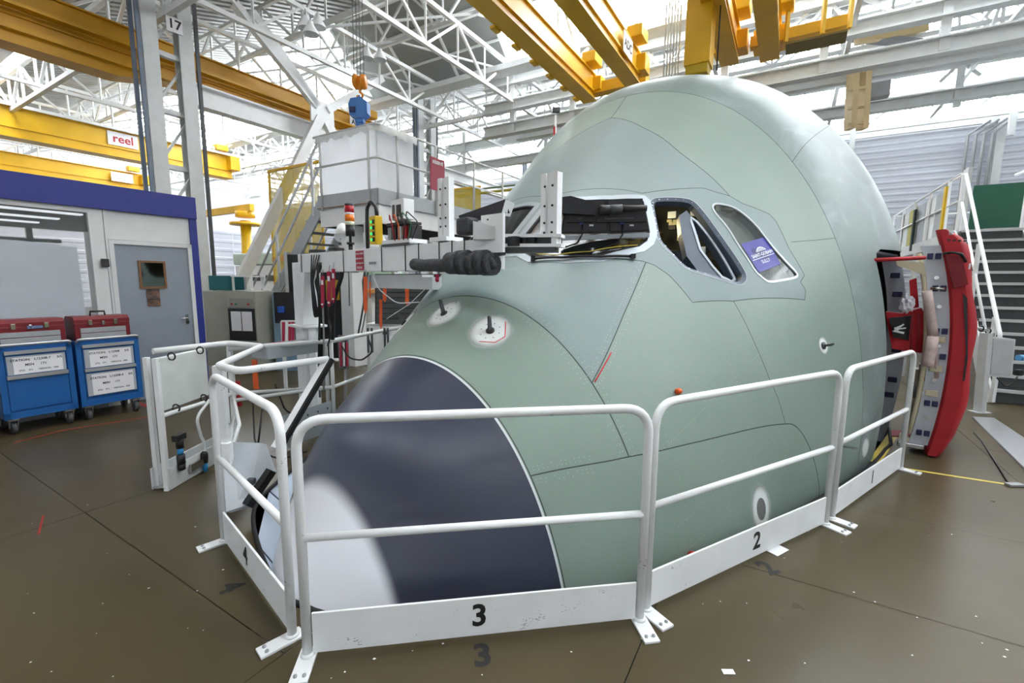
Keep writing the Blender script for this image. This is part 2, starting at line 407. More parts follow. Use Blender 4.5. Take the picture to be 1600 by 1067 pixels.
# sawtooth roof: ribbed decks, glazed slopes
ceiling = sempty('ceiling', (0, 0, 8.3))
M_DECK = mat('roof_deck_grey', (132, 134, 132), .6, var=.06, scale=.5)
M_GLAZ = mat('skylight_glass', (246, 250, 255), .4, var=.01, emit=SKYLIGHT)
M_TRUSS = mat('white_truss_steel', (226, 228, 228), .5, var=.03)
Z0, Z1, PER, ADK = 8.3, 10.2, 8.1, 5.9
A_G = [-19.2+PER*k for k in range(6)]                 # gutters: -19.2 -11.1 -3 5.1 13.2 21.3
BMIN, BMAX = -36, 18
opq = None
for a0 in A_G[:5]:
    for (bA, bB) in ((BMIN, -27), (-27, -18), (-18, -9), (-9, 0), (0, 9), (9, BMAX)):
        mb = MB(); n = int((bB-bA)/.3); vs = []; 
        for i in range(n):
            b = bA+(bB-bA)*i/n; st = (bB-bA)/n
            for (q, dz) in ((0, 0), (.5, 0), (.62, .07), (.88, .07)):
                vs += [HB(a0, b+q*st, Z0+dz), HB(a0+ADK, b+q*st, Z1+dz)]
        m_ = len(vs)//2
        mb.raw(vs, [(2*i, 2*i+1, 2*i+3, 2*i+2) for i in range(m_-1)]); mb.build('roof_deck', M_DECK, ceiling)
    first = None
    for k in range(27):
        b = BMIN+k*2
        if first is None:
            mb = MB(); mb.prism([HB(a0+ADK, BMIN+.04, Z1), HB(a0+ADK, BMIN+1.96, Z1), HB(a0+PER, BMIN+1.96, Z0), HB(a0+PER, BMIN+.04, Z0)], (0, 0, .02)); first = mb.build('skylight_pane', M_GLAZ, ceiling); opq = first.data.copy(); opq.materials[0] = M_DECK
        else:
            c = clone(first, ceiling); c.location = VB_*(2*k)
            if (5 < a0 < 6 and -15.5 < b < -8.5) or (-4 < a0 < -2 and -20 < b < -7): c.name = 'opaque_skylight_blank'; c.data = opq  # the out-of-view row is added to keep skylight reflection off the left floor
    mb = MB()
    for k in range(28): mb.bar(HB(a0+ADK, BMIN+2*k, Z1-.03), HB(a0+PER, BMIN+2*k, Z0-.03), .07, .08)
    for q in (.33, .66): mb.bar(HB(a0+ADK+(PER-ADK)*q, BMIN, Z1-.05+(Z0-Z1)*q), HB(a0+ADK+(PER-ADK)*q, BMAX, Z1-.05+(Z0-Z1)*q), .05, .06)
    mb.build('glazing_bar', M_TRUSS, ceiling)
def truss(P, Q, z0, z1, n, r=.035, rd=.025, parent=ceiling, name='roof_truss', flat=0):
    mb = MB(); P = V(P); Q = V(Q)
    for z in (z0, z1): mb.bar(P+ZZ*z, Q+ZZ*z, r*2, r*2)
    for i in range(n):
        p, q = P.lerp(Q, i/n), P.lerp(Q, (i+1)/n)
        if i % 2: mb.bar(p+ZZ*z1, q+ZZ*z0, rd*2, rd*2)
        else: mb.bar(p+ZZ*z0, q+ZZ*z1, rd*2, rd*2)
        mb.bar(p+ZZ*z0, p+ZZ*z1, rd*1.6, rd*1.6)
    return mb.build(name, M_TRUSS, parent)
for a0 in A_G[2:]:
    truss(HB(a0, BMIN), HB(a0, BMAX), 7.15, 8.25, 40, .06, .035)
    truss(HB(a0+ADK, BMIN), HB(a0+ADK, BMAX), 8.9, 10.1, 40, .05, .03)
    truss(HB(a0+3, BMIN), HB(a0+3, BMAX), 8.0, 9.1, 40, .045, .03)
    MB().bar(HB(a0-.9, BMIN, 7.9), HB(a0-.9, BMAX, 7.9), .5, .16).build('gutter_beam', M_STEEL, ceiling)
for k, b in enumerate(np.arange(-34, 17, 2.9)):
    truss(HB(-6, b), HB(21.5, b), 7.3, 8.3, 22, .05, .03)
# sloped struts linking ridge and gutter trusses
mb = MB()
for a0 in A_G[2:5]:
    for b in np.arange(-34, 17, 2.9):
        mb.bar(HB(a0+3, b, 8.0), HB(a0+ADK, b, 10.1), .06, .06); mb.bar(HB(a0+3, b, 8.0), HB(a0+ADK, b+2.9, 8.9), .05, .05); mb.bar(HB(a0+ADK, b, 8.9), HB(a0+PER, b+2.9, 8.2), .05, .05)
mb.build('roof_strut', M_TRUSS, ceiling)
# ------------------------------------------------------------------ aircraft nose section
plane = thing('aircraft_nose_section', floc(2.5, 0, 0), 'large green-primed airliner nose section with dark radome and cockpit windows', 'aircraft')
def skin_material(name, base, alt, rough=.46, patch=None, cap=None, spec=.5):
    m = bpy.data.materials.new(name); m.use_nodes = True; nt = m.node_tree; N = nt.nodes; L = nt.links; b = N['Principled BSDF']
    tc = N.new('ShaderNodeTexCoord')
    n1 = N.new('ShaderNodeTexNoise'); n1.inputs['Scale'].default_value = 1.1; n1.inputs['Detail'].default_value = 5; L.new(tc.outputs['Object'], n1.inputs['Vector'])
    r = N.new('ShaderNodeValToRGB'); r.color_ramp.elements[0].position = .32; r.color_ramp.elements[1].position = .7
    r.color_ramp.elements[0].color = (*lin(base), 1); r.color_ramp.elements[1].color = (*lin(alt), 1); L.new(n1.outputs['Fac'], r.inputs['Fac'])
    col = r.outputs['Color']
    n2 = N.new('ShaderNodeTexNoise'); n2.inputs['Scale'].default_value = 35; n2.inputs['Detail'].default_value = 6; L.new(tc.outputs['Object'], n2.inputs['Vector'])
    mm = N.new('ShaderNodeMix'); mm.data_type = 'RGBA'; mm.blend_type = 'MULTIPLY'; mm.inputs['Factor'].default_value = .12; L.new(col, mm.inputs['A']); L.new(n2.outputs['Color'], mm.inputs['B']); col = mm.outputs['Result']
    if patch:
        n3 = N.new('ShaderNodeTexNoise'); n3.inputs['Scale'].default_value = 2.3; n3.inputs['Detail'].default_value = 3; n3.inputs['Distortion'].default_value = 1.2; L.new(tc.outputs['Object'], n3.inputs['Vector'])
        r3 = N.new('ShaderNodeValToRGB'); r3.color_ramp.elements[0].position = .48; r3.color_ramp.elements[1].position = .74; L.new(n3.outputs['Fac'], r3.inputs['Fac'])
        mx = N.new('ShaderNodeMix'); mx.data_type = 'RGBA'; L.new(r3.outputs['Color'], mx.inputs['Factor']); L.new(col, mx.inputs['A']); mx.inputs['B'].default_value = (*lin(patch), 1); col = mx.outputs['Result']
    if cap:
        # sprayed cap: follows the distance aft of the nose tip
        sx = N.new('ShaderNodeVectorMath'); sx.operation = 'DOT_PRODUCT'; sx.inputs[1].default_value = FAX; L.new(tc.outputs['Object'], sx.inputs[0])
        mr = N.new('ShaderNodeMapRange'); mr.interpolation_type = 'SMOOTHSTEP'; mr.inputs['From Min'].default_value = cap[0]; mr.inputs['From Max'].default_value = cap[1]
        L.new(sx.outputs['Value'], mr.inputs['Value'])
        mx = N.new('ShaderNodeMix'); mx.data_type = 'RGBA'; L.new(mr.outputs[0], mx.inputs['Factor']); mx.inputs['A'].default_value = (*lin(cap[2]), 1); L.new(col, mx.inputs['B']); col = mx.outputs['Result']
    L.new(col, b.inputs['Base Color'])
    mr2 = N.new('ShaderNodeMapRange'); mr2.inputs['To Min'].default_value = rough-.07; mr2.inputs['To Max'].default_value = rough+.09; L.new(n1.outputs['Fac'], mr2.inputs['Value']); L.new(mr2.outputs[0], b.inputs['Roughness'])
    b.inputs['Specular IOR Level'].default_value = spec; b.inputs['Coat Weight'].default_value = .12; b.inputs['Coat Roughness'].default_value = .3
    return m
M_SKIN = skin_material('green_primer', (126, 145, 134), (135, 153, 143))
M_SKINB = skin_material('bluegreen_primer', (121, 139, 138), (130, 147, 145))
M_SKINP = skin_material('patched_primer', (117, 133, 129), (125, 141, 137), patch=(141, 153, 154))
M_RADOME = skin_material('radome_black', (40, 45, 64), (50, 58, 80), .33, cap=(.425-2.5, .475-2.5, (238, 240, 246)))
M_RADOME.node_tree.nodes['Principled BSDF'].inputs['Coat Weight'].default_value = .45
M_SEAM = mat('dark_sealant', (58, 66, 62), .7); M_EDGE = mat('light_edge_strip', (205, 210, 212), .4)
# features measured on the photograph, as (station, angle) on the skin
def pl(pts, k=1.0, x0=0, y0=0): return [fcast(x0+x/k, y0+y/k) for x, y in pts]
def ringline(s, t0=-.45, t1=math.pi+.45, n=140): return [(s, t0+(t1-t0)*i/n) for i in range(n+1)]
def mir(P): return [(s, math.pi-t) for s, t in P]
def chaikin(P, it=2, closed=False, keep=()):
    fix = [P[k] for k in keep]
    for _ in range(it):
        n = len(P); Q = [] if closed else [P[0]]
        for i in range(n if closed else n-1):
            a, b = P[i], P[(i+1) % n]; Q += [(a[0]*.75+b[0]*.25, a[1]*.75+b[1]*.25), (a[0]*.25+b[0]*.75, a[1]*.25+b[1]*.75)]
        if not closed: Q.append(P[-1])
        P = Q
    return P
seams = []          # (points, halfwidth, kind)
seams.append((ringline(1.094), .0065, 1)); seams.append((ringline(1.1055), .003, 0))
arc_t = pl([(981, 715)])[0][1]
seams.append(([(1.595, t) for t in np.linspace(arc_t, math.pi-arc_t, 90)], .0038, 0))
wsb = pl([(1009, 410), (974, 492), (922, 601)]); wsb[-1] = (1.595, wsb[-1][1]); seams.append((wsb, .0032, 0)); seams.append((mir(wsb), .0032, 0))
low = pl([(832, 741), (940, 723), (981, 715), (1028, 706), (1131, 683), (1227, 662), (1240, 662.5), (1254, 677), (1268, 706), (1278, 744), (1281, 776)])
low[0] = (1.1055, low[0][1]); low[2] = (1.595, arc_t); low.append((low[-1][0]+.02, -.4))
low = chaikin(low, keep=(0, 2)); seams.append((low, .0036, 0)); seams.append((mir(low), .0036, 0))
crown = pl([(1140, 306), (1100, 267), (1065, 242), (1034, 215), (1005, 200), (980, 188), (955, 184)]); crown[-1] = (crown[-1][0], math.pi/2)
seams.append((chaikin(crown+mir(crown)[::-1]), .003, 0)); cr2 = [crown[-1], (4.1, math.pi/2)]; seams.append((cr2, .003, 0))
sur = pl([(850, 411), (912, 407), (1004, 408), (1022, 414), (1046, 430.5), (1082, 472.5), (1146, 470.5), (1257.5, 468.5), (1258.5, 452), (1250.5, 440.5), (1257, 430), (1232.6, 388), (1212.6, 346), (1202.6, 335), (1160, 318), (1140, 306), (1118, 300), (1100, 294), (1046, 296.5), (1004, 302), (900, 307)])
sur = [(2.02, math.pi/2)]+sur[1:-1]+[(sur[-1][0], math.pi/2)]
seams.append((sur, .0028, 0)); seams.append((mir(sur), .0028, 0))
seams.append((ringline(4.1), .0028, 0))
seams.append(([(4.1, pl([(1234, 259)])[0][1]), (6.4, pl([(1234, 259)])[0][1])], .0025, 0))
ln = pl([(1146, 470.5), (1180.6, 540), (1201, 589), (1215.7, 623), (1226.8, 661)]); seams.append((ln, .0022, 0))
l8 = pl([(1236, 378), (1270, 375.5), (1305, 372)]); seams.append((l8, .0022, 0))
seams.append(([(4.1, .02), (4.6, .0)], .002, 0))
# openings
K9 = (4.9875, 980, 260); K8 = (4.56, 680, 260)
W1 = pl([(180, 285), (200, 252), (260, 243), (470, 250), (530, 280), (600, 360), (700, 500), (800, 640), (900, 790), (932, 850), (922, 900), (880, 925), (820, 915), (620, 850), (500, 815), (430, 775), (350, 690), (300, 640), (245, 580), (225, 520), (205, 420), (190, 340)], *K9); W1 = chaikin(W1, 1, True)
W2 = pl([(670, 305), (690, 292), (760, 300), (830, 320), (900, 365), (1000, 455), (1080, 560), (1150, 650), (1250, 760), (1327, 838), (1318, 860), (1240, 880), (1110, 900), (1070, 880), (1000, 820), (940, 720), (870, 620), (780, 470), (700, 380), (668, 330)], *K9); W2 = chaikin(W2, 1, True)
W0 = pl([(1465, 232), (1485, 250), (1530, 470), (1510, 530), (1455, 572), (1180, 640), (960, 655), (690, 650), (600, 605)], *K8)
W0 = [(1.99, 1.535), (2.5, 1.535)]+pl([(900, 252), (1060, 244), (1260, 237)], *K8)+W0
SD0, SD1, TD = 4.585, 5.64, .40
def tdoor(s, z):    # theta on the skin at height z (near side)
    lo, hi = -.6, 1.5
    for _ in range(40):
        m = (lo+hi)/2
        if fsurf(s, m)[2] < z: lo = m
        else: hi = m
    return m
DTOP = 1.98; rr = .13
DOOR = []
for (s, z) in [(SD0, -.12), (SD1, -.12), (SD1, DTOP-rr), (SD1-.04, DTOP-.04), (SD1-rr, DTOP), (SD0+rr, DTOP), (SD0+.04, DTOP-.04), (SD0, DTOP-rr)]: DOOR.append((s, z))
dd = []
for i in range(len(DOOR)):
    (sa, za), (sb, zb) = DOOR[i], DOOR[(i+1) % len(DOOR)]
    n = max(1, int(max(abs(sb-sa), abs(zb-za))/.08))
    for k in range(n): s = sa+(sb-sa)*k/n; dd.append((s, tdoor(s, za+(zb-za)*k/n)))
DOOR = dd
HOLES = [W1, W2, W0, mir(W0), mir(W1), mir(W2), DOOR]
YS = 1.9
def resample(P, step=.035):
    out = [P[0]]
    for i in range(len(P)-1):
        d = np.linalg.norm(fsurf(*P[i])-fsurf(*P[i+1])); n = max(1, int(d/step))
        for k in range(1, n+1): out.append((P[i][0]+(P[i+1][0]-P[i][0])*k/n, P[i][1]+(P[i+1][1]-P[i][1])*k/n))
    return out
def offset_line(P, hw):
    S = np.array([p[0] for p in P]); T = np.array([p[1] for p in P]); h = 1e-3
    X = fsurf(S, T); tg = np.gradient(X, axis=0); tg /= np.linalg.norm(tg, axis=1, keepdims=True)
    n = fnorm(S, T); sd = np.cross(n, tg); Js = (fsurf(S+h, T)-X)/h; Jt = (fsurf(S, T+h)-X)/h
    out = []
    for sg in (-1, 1):
        L_ = []
        for i in range(len(P)):
            q = np.linalg.lstsq(np.stack([Js[i], Jt[i]], 1), sd[i]*hw*sg, rcond=None)[0]; L_.append((P[i][0]+q[0], P[i][1]+q[1]))
        out.append(L_)
    return out
# grid plus constraint lines -> triangulation in the (station, angle) chart
gs = np.concatenate([np.linspace(.06, 1.0, 26)[:-1], np.linspace(1.0, 5.0, 64)[:-1], np.linspace(5.0, SEND, 16)]); gt = np.linspace(-.45, math.pi+.45, 130)
seamR = [(resample(P), hw, k) for P, hw, k in seams]
segA = np.concatenate([fsurf(np.array([p[0] for p in P[:-1]]), np.array([p[1] for p in P[:-1]])) for P, _, _ in seamR])
segB = np.concatenate([fsurf(np.array([p[0] for p in P[1:]]), np.array([p[1] for p in P[1:]])) for P, _, _ in seamR])
segW = np.concatenate([np.full(len(P)-1, hw) for P, hw, _ in seamR]); segK = np.concatenate([np.full(len(P)-1, k) for P, _, k in seamR])
def segdist(X):
    best = np.full(len(X), 9.); bi = np.zeros(len(X), int)
    d = segB-segA; L2 = np.maximum((d*d).sum(1), 1e-12)
    for i0 in range(0, len(X), 800):
        x = X[i0:i0+800]; ap = x[:, None]-segA[None]; t = np.clip((ap*d).sum(2)/L2, 0, 1)
        r = np.linalg.norm(ap-t[..., None]*d, axis=2)-segW; k = r.argmin(1); best[i0:i0+800] = r[np.arange(len(x)), k]; bi[i0:i0+800] = k
    return best, bi
GS, GT = [q.ravel() for q in np.meshgrid(gs, gt, indexing='ij')]
dist, _ = segdist(fsurf(GS, GT))
border = (GS < .07) | (GS > SEND-.01) | (GT < -.449) | (GT > math.pi+.449)
keep = (dist > .006) | border
pts2 = [(s, t) for s, t in zip(GS[keep], GT[keep])]; edges2 = []
def add_line(P, closed=False):
    n0 = len(pts2); pts2.extend(P); m = len(P)
    for i in range(m if closed else m-1): edges2.append((n0+i, n0+(i+1) % m))
for P, hw, k in seamR:
    for L_ in offset_line(P, hw): add_line(L_)
for Hh in HOLES: add_line(Hh, True)
ov, oe, of, *_ = geometry.delaunay_2d_cdt([Vector((s, t*YS)) for s, t in pts2], edges2, [], 0, 1e-6)
vs_ = np.array([p.x for p in ov]); vt_ = np.array([p.y for p in ov])/YS
tri = np.array([list(f) for f in of if len(f) == 3])
cs, ct = vs_[tri].mean(1), vt_[tri].mean(1)
P3 = fsurf(vs_, vt_); N3 = fnorm(vs_, vt_)
cd, ci = segdist(P3[tri].mean(1))
inh = np.zeros(len(tri), bool)
def pip_np(x, y, poly):
    r = np.zeros(len(x), bool); j = len(poly)-1
    for i in range(len(poly)):
        xi, yi = poly[i]; xj, yj = poly[j]
        if yi != yj: r ^= ((yi > y) != (yj > y)) & (x < (xj-xi)*(y-yi)/(yj-yi)+xi)
        j = i
    return r
for Hh in HOLES: inh |= pip_np(cs, ct, Hh)
isseam = (cd < .0004) & ~inh
# flood fill the rest into panels
emap = {}
for i, t in enumerate(tri):
    if inh[i] or isseam[i]: continue
    for a, b in ((0, 1), (1, 2), (2, 0)):
        emap.setdefault((min(t[a], t[b]), max(t[a], t[b])), []).append(i)
comp = -np.ones(len(tri), int); nb = {}
for e, l in emap.items():
    if len(l) == 2: nb.setdefault(l[0], []).append(l[1]); nb.setdefault(l[1], []).append(l[0])
nc = 0
for i in range(len(tri)):
    if inh[i] or isseam[i] or comp[i] >= 0: continue
    st = [i]; comp[i] = nc
    while st:
        q = st.pop()
        for r in nb.get(q, []):
            if comp[r] < 0: comp[r] = nc; st.append(r)
    nc += 1
def skin_obj(name, idx, m, lift=0.0, parent=plane):
    T = tri[idx]; used = np.unique(T); remap = {int(u): k for k, u in enumerate(used)}
    X = P3[used]+N3[used]*lift; iv = ROOT[plane.name].inverted()
    fs = []
    for t in T:
        a, b, c = t; n = np.cross(P3[b]-P3[a], P3[c]-P3[a])
        fs.append((remap[int(a)], remap[int(b)], remap[int(c)]) if n@N3[a] > 0 else (remap[int(a)], remap[int(c)], remap[int(b)]))
    me = bpy.data.meshes.new(name); me.from_pydata([iv @ V(p) for p in X], [], fs); me.materials.append(m)
    me.polygons.foreach_set('use_smooth', [True]*len(fs)); me.normals_split_custom_set_from_vertices([tuple(n) for n in N3[used]])
    o = bpy.data.objects.new(name, me); COL.objects.link(o); o.parent = parent; ROOT[o.name] = ROOT[plane.name]; return o
area = np.linalg.norm(np.cross(P3[tri[:, 1]]-P3[tri[:, 0]], P3[tri[:, 2]]-P3[tri[:, 0]]), axis=1)/2
scrap = []
for k in range(nc):
    idx = np.where(comp == k)[0]
    if area[idx].sum() < .02: scrap += list(idx); continue
    sm_, tm_ = (cs[idx]*area[idx]).sum()/area[idx].sum(), (ct[idx]*area[idx]).sum()/area[idx].sum()
    if sm_ < 1.0: skin_obj('radome', idx, M_RADOME)['label'] = 'dark blue-black radome with a sprayed white tip'
    else: skin_obj('skin_panel', idx, M_SKINP if sm_ > 4 else (M_SKINB if fsurf(sm_, tm_)[2] > 1.5 else M_SKIN))
print('panels', nc, 'scrap', len(scrap))
sd_ = np.where(isseam & (segK[ci] == 0))[0]; skin_obj('panel_seam', np.concatenate([sd_, np.array(scrap, int)]) if scrap else sd_, M_SEAM, -.0012)
skin_obj('radome_edge_strip', np.where(isseam & (segK[ci] == 1))[0], M_EDGE, .0008)
# rear bulkhead closing the section
mb = MB(); tt = np.linspace(-.45, math.pi+.45, 70); rim = [V(p) for p in fsurf(np.full(70, SEND-.002), tt)]; mb.raw(rim, [list(range(70))]); mb.build('rear_bulkhead', mat('interior_grey', (90, 92, 88), .7), plane)

def surf_poly(P, lift, m, name, parent=plane, step=.06, thick=0.0):
    """a sheet following the skin inside the outline P"""
    P = [tuple(p) for p in P]; x0, x1 = min(p[0] for p in P), max(p[0] for p in P); y0, y1 = min(p[1] for p in P), max(p[1] for p in P)
    q = list(P); n = len(P); ed = [(i, (i+1) % n) for i in range(n)]
    for s in np.arange(x0+step, x1, step):
        for t in np.arange(y0+step/1.9, y1, step/1.9):
            if pip(s, t, P): q.append((s, t))
    v2, e2, f2, *_ = geometry.delaunay_2d_cdt([Vector((s, t*YS)) for s, t in q], ed, [], 0, 1e-6)
    S = np.array([p.x for p in v2]); T = np.array([p.y for p in v2])/YS; X = fsurf(S, T)+fnorm(S, T)*lift; nn = fnorm(S, T)
    fs = [list(f) for f in f2 if pip(sum(S[k] for k in f)/len(f), sum(T[k] for k in f)/len(f), P)]
    mb = MB(); mb.raw(X, fs, True)
    if thick: mb.raw(X-nn*thick, fs, True); 
    return mb.build(name, m, parent)
def inset(P, d):
    """outline moved d metres inwards along the skin (outwards if negative)"""
    n = len(P); S = np.array([p[0] for p in P]); T = np.array([p[1] for p in P]); h = 1e-3; X = fsurf(S, T); nn = fnorm(S, T)
    ctr = X.mean(0); out = []
    ar = sum(P[i][0]*P[(i+1) % n][1]-P[(i+1) % n][0]*P[i][1] for i in range(n))
    for i in range(n):
        tg = X[(i+1) % n]-X[i-1]; tg /= np.linalg.norm(tg); sd = np.cross(nn[i], tg)
        e1 = (fsurf(S[i]+h, T[i])-X[i])/h; e2 = (fsurf(S[i], T[i]+h)-X[i])/h
        A_ = np.stack([e1, e2], 1); q = np.linalg.lstsq(A_, sd*d, rcond=None)[0]; q2 = -q
        # keep the inward one
        t2 = np.array([P[(i+1) % n][0]-P[i-1][0], P[(i+1) % n][1]-P[i-1][1]]); left = np.array([-t2[1], t2[0]])*(1 if ar > 0 else -1)
        q = q if (q@left)*d > 0 else q2
        out.append((P[i][0]+q[0], P[i][1]+q[1]))
    return out
def ring_part(P, w_in, w_out, l_in, l_out, m, name, parent=plane, lip=0.0):
    """frame between outline P grown by w_out and shrunk by w_in; optional reveal of depth lip"""
    A_, B_ = inset(P, -w_out), inset(P, w_in); n = len(P)
    f = lambda Q, l: [V(fsurf(s, t)+fnorm(s, t)*l) for s, t in Q]
    rows = [f(A_, l_out-.002), f(A_, l_out), f(B_, l_in)]
    if lip: rows.append(f(B_, l_in-lip))
    vs = sum(rows, []); fs = [(r*n+i, r*n+(i+1) % n, (r+1)*n+(i+1) % n, (r+1)*n+i) for r in range(len(rows)-1) for i in range(n)]
    mb = MB(); mb.raw(vs, fs); return mb.build(name, m, parent)
def dense(P, step=.02):
    Q = resample(list(P)+[P[0]], step); return Q[:-1]
M_FRAME = mat('silver_frame', (158, 166, 172), .38, metal=.3); M_NAVY = mat('blue_grey_frame', (72, 84, 100), .45)
M_GLASS = mat('window_glass', (120, 128, 128), .08, var=.1, scale=3, alpha=.35, spec=.8)
M_GLASSD = mat('dark_glass', (34, 38, 40), .12, var=.2, scale=3, alpha=.8, spec=.7)
# windscreens
for Q, lab in ((W0, 'near windscreen'), (mir(W0), 'far windscreen')):
    Qd = dense(Q)
    fr = ring_part(Qd, .0, .055, .003, .003, M_FRAME, 'windscreen_frame', lip=.02)
    ring_part(Qd, .016, .0, .0, .002, M_RUB, 'windscreen_seal', lip=.02, parent=fr)
    surf_poly(inset(Qd, .01), -.012, M_GLASSD, 'windscreen_pane')
wl = resample(pl([(615, 592), (740, 630), (860, 636), (1100, 610), (1440, 565)], *K8), .03)
MB().tube([V(fsurf(s, t)+fnorm(s, t)*.006) for s, t in wl], .004, 6).build('yellow_sealing_cord', mat('yellow_cord', (196, 176, 60), .6), plane)
wp = pl([(700, 672), (900, 662), (1180, 655), (1405, 652)], *K8)
mb = MB(); mb.tube([V(fsurf(s, t)+fnorm(s, t)*.018) for s, t in resample(wp, .05)], .009, 8); q = [V(fsurf(s, t)+fnorm(s, t)*.02) for s, t in wp]; mb.box(q[-1], (.03, .03, .03)); mb.box(q[0], (.03, .03, .04))
mb.build('windscreen_wiper', M_BLACK, plane)
# open side window
W1d = dense(W1)
ring_part(W1d, .0, .006, .002, .002, M_FRAME, 'window_rim')
fo = ring_part(W1d, .03, 0, -.012, 0, M_NAVY, 'window_frame', lip=.05)
mb = MB(); scr = inset(W1d, .016)
for i in range(0, len(scr), 3):
    s, t = scr[i]; c = V(fsurf(s, t)-fnorm(s, t)*.004); mb.cyl(c, c+V(fnorm(s, t))*.002, .004, n=6)
mb.build('frame_screw', M_CHROME, fo)['kind'] = 'stuff'
sash = pl([(425, 345), (485, 305), (560, 405), (700, 575), (800, 715), (905, 865), (880, 910), (800, 890), (660, 840), (590, 800), (490, 665), (445, 480)], *K9)
def inw(P, d): return [V(fsurf(s, t)-fnorm(s, t)*d) for s, t in P]
sd1 = dense(sash, .03); gl = pl([(520, 370), (560, 400), (690, 560), (865, 850), (850, 868), (775, 830), (700, 745), (605, 620), (560, 480)], *K9)
so = MB()
inner = dense(gl, .03); 
def sheet_between(Pout, Pin, dep, name, m, parent, thick):
    q = list(Pout)+list(Pin); n1, n2 = len(Pout), len(Pin); ed = [(i, (i+1) % n1) for i in range(n1)]+[(n1+i, n1+(i+1) % n2) for i in range(n2)]
    v2, e2, f2, *_ = geometry.delaunay_2d_cdt([Vector((s, t*YS)) for s, t in q], ed, [], 0, 1e-6)
    S = [p.x for p in v2]; T = [p.y/YS for p in v2]; fs = []
    for f in f2:
        c = (sum(S[k] for k in f)/len(f), sum(T[k] for k in f)/len(f))
        if pip(*c, Pout) and not pip(*c, Pin): fs.append(list(f))
    X = [V(fsurf(s, t)-fnorm(s, t)*dep) for s, t in zip(S, T)]; Y = [V(fsurf(s, t)-fnorm(s, t)*(dep+thick)) for s, t in zip(S, T)]
    mb = MB(); mb.raw(X, fs); mb.raw(Y, fs)
    for Pq in (Pout, Pin):
        a = inw(Pq, dep); b = inw(Pq, dep+thick); n = len(Pq); mb.raw(a+b, [(i, (i+1) % n, n+(i+1) % n, n+i) for i in range(n)])
    return mb.build(name, m, parent)
sash_o = sheet_between(sd1, inner, .05, 'opened_sash', M_NAVY, plane, .06)
sheet_between(dense(inset(inner, -.02), .03), dense(inset(inner, .002), .03), .044, 'sash_edge', M_FRAME, sash_o, .01)
# aft side window with sticker
W2d = dense(W2)
ring_part(W2d, .006, .012, .003, .003, mat('bright_frame', (186, 192, 194), .28, metal=.3), 'window_rim', lip=.012)
w2g = surf_poly(inset(W2d, .004), -.008, M_GLASS, 'window_pane')
surf_poly(inset(W2d, .002), -.07, mat('window_backing_grey', (120, 124, 116), .5, var=.2, scale=4), 'inner_pane')
qs = [V(fsurf(s, t)+fnorm(s, t)*-.004) for s, t in pl([(890, 600), (1085, 545), (1200, 760), (1030, 825)], *K9)]     # tl tr br bl
def bil(u, v): return (qs[0]*(1-u)+qs[1]*u)*(1-v)+(qs[3]*(1-u)+qs[2]*u)*v
stn = V(fnorm(*pl([(1050, 690)], *K9)[0])); M_STK = mat('sticker_blue', (44, 40, 150), .4); M_STW = mat('sticker_white', (225, 228, 240), .5)
mb = MB(); mb.raw([bil(0, 0), bil(1, 0), bil(1, 1), bil(0, 1)], [(0, 1, 2, 3)]); stk = mb.build('window_sticker', M_STK, w2g); stk['label'] = 'blue sticker lettered SAINT-GOBAIN SULLY'
text('sticker_lettering', 'SAINT-GOBAIN', M_STW, w2g, None, None, None, size=.155, bold=.004, fn=lambda x, y: bil(.52+x*.82, .50-y*1.0)+stn*.002)
text('sticker_lettering', 'SULLY', M_STW, w2g, None, None, None, size=.16, bold=.003, fn=lambda x, y: bil(.5+x*.8, .74-y*1.0)+stn*.002)
mb = MB()
mb.raw([bil(.04, .59)+stn*.002, bil(.97, .59)+stn*.002, bil(.97, .612)+stn*.002, bil(.04, .612)+stn*.002], [(0, 1, 2, 3)])
for i in range(7):
    u = .36+i*.055; top = .26+.012*(i-3)**2*.9
    mb.raw([bil(u-.013, top)+stn*.002, bil(u+.018, top)+stn*.002, bil(u+.018, .40)+stn*.002, bil(u-.013, .40)+stn*.002], [(0, 1, 2, 3)])
for i in range(6):
    u = .34+i*.065; y0 = .25+.013*(i-3)**2; y1 = .25+.013*(i-2)**2
    mb.raw([bil(u, y0)+stn*.002, bil(u+.068, y1)+stn*.002, bil(u+.068, y1+.035)+stn*.002, bil(u, y0+.035)+stn*.002], [(0, 1, 2, 3)])
mb.build('sticker_emblem', M_STW, w2g)
# flight deck glimpsed through the open window
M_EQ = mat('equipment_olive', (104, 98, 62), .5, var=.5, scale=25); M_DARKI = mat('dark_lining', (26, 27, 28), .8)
for i in range(64):
    rs = random.Random(i); MB().box(floc(3.45+rs.uniform(0, .4), rs.uniform(.1, 1.25), 1.5+rs.uniform(0, .85)), (rs.uniform(.03, .13), rs.uniform(.05, .15), rs.uniform(.02, .09)), Matrix.Rotation(-FHD, 3, 'Z')).build('equipment_box', (M_EQ, M_DARKI, M_EQ, M_FRAME)[i % 4], plane)
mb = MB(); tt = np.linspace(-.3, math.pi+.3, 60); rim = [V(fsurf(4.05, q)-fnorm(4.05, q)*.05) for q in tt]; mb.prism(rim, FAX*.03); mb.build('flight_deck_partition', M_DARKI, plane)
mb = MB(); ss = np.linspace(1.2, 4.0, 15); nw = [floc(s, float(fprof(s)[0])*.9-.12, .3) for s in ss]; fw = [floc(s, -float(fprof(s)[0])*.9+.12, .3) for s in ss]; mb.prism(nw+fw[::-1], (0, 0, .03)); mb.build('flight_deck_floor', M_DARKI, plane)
mb = MB(); mb.lathe(floc(3.0, .95, .9), (0, 0, 1), [(.0, 0), (.2, 0), (.24, .3), (.22, .75), (.12, 1.0), (0, 1.02)]); mb.build('pilot_seat_back', mat('seat_navy', (34, 38, 52), .8), plane)
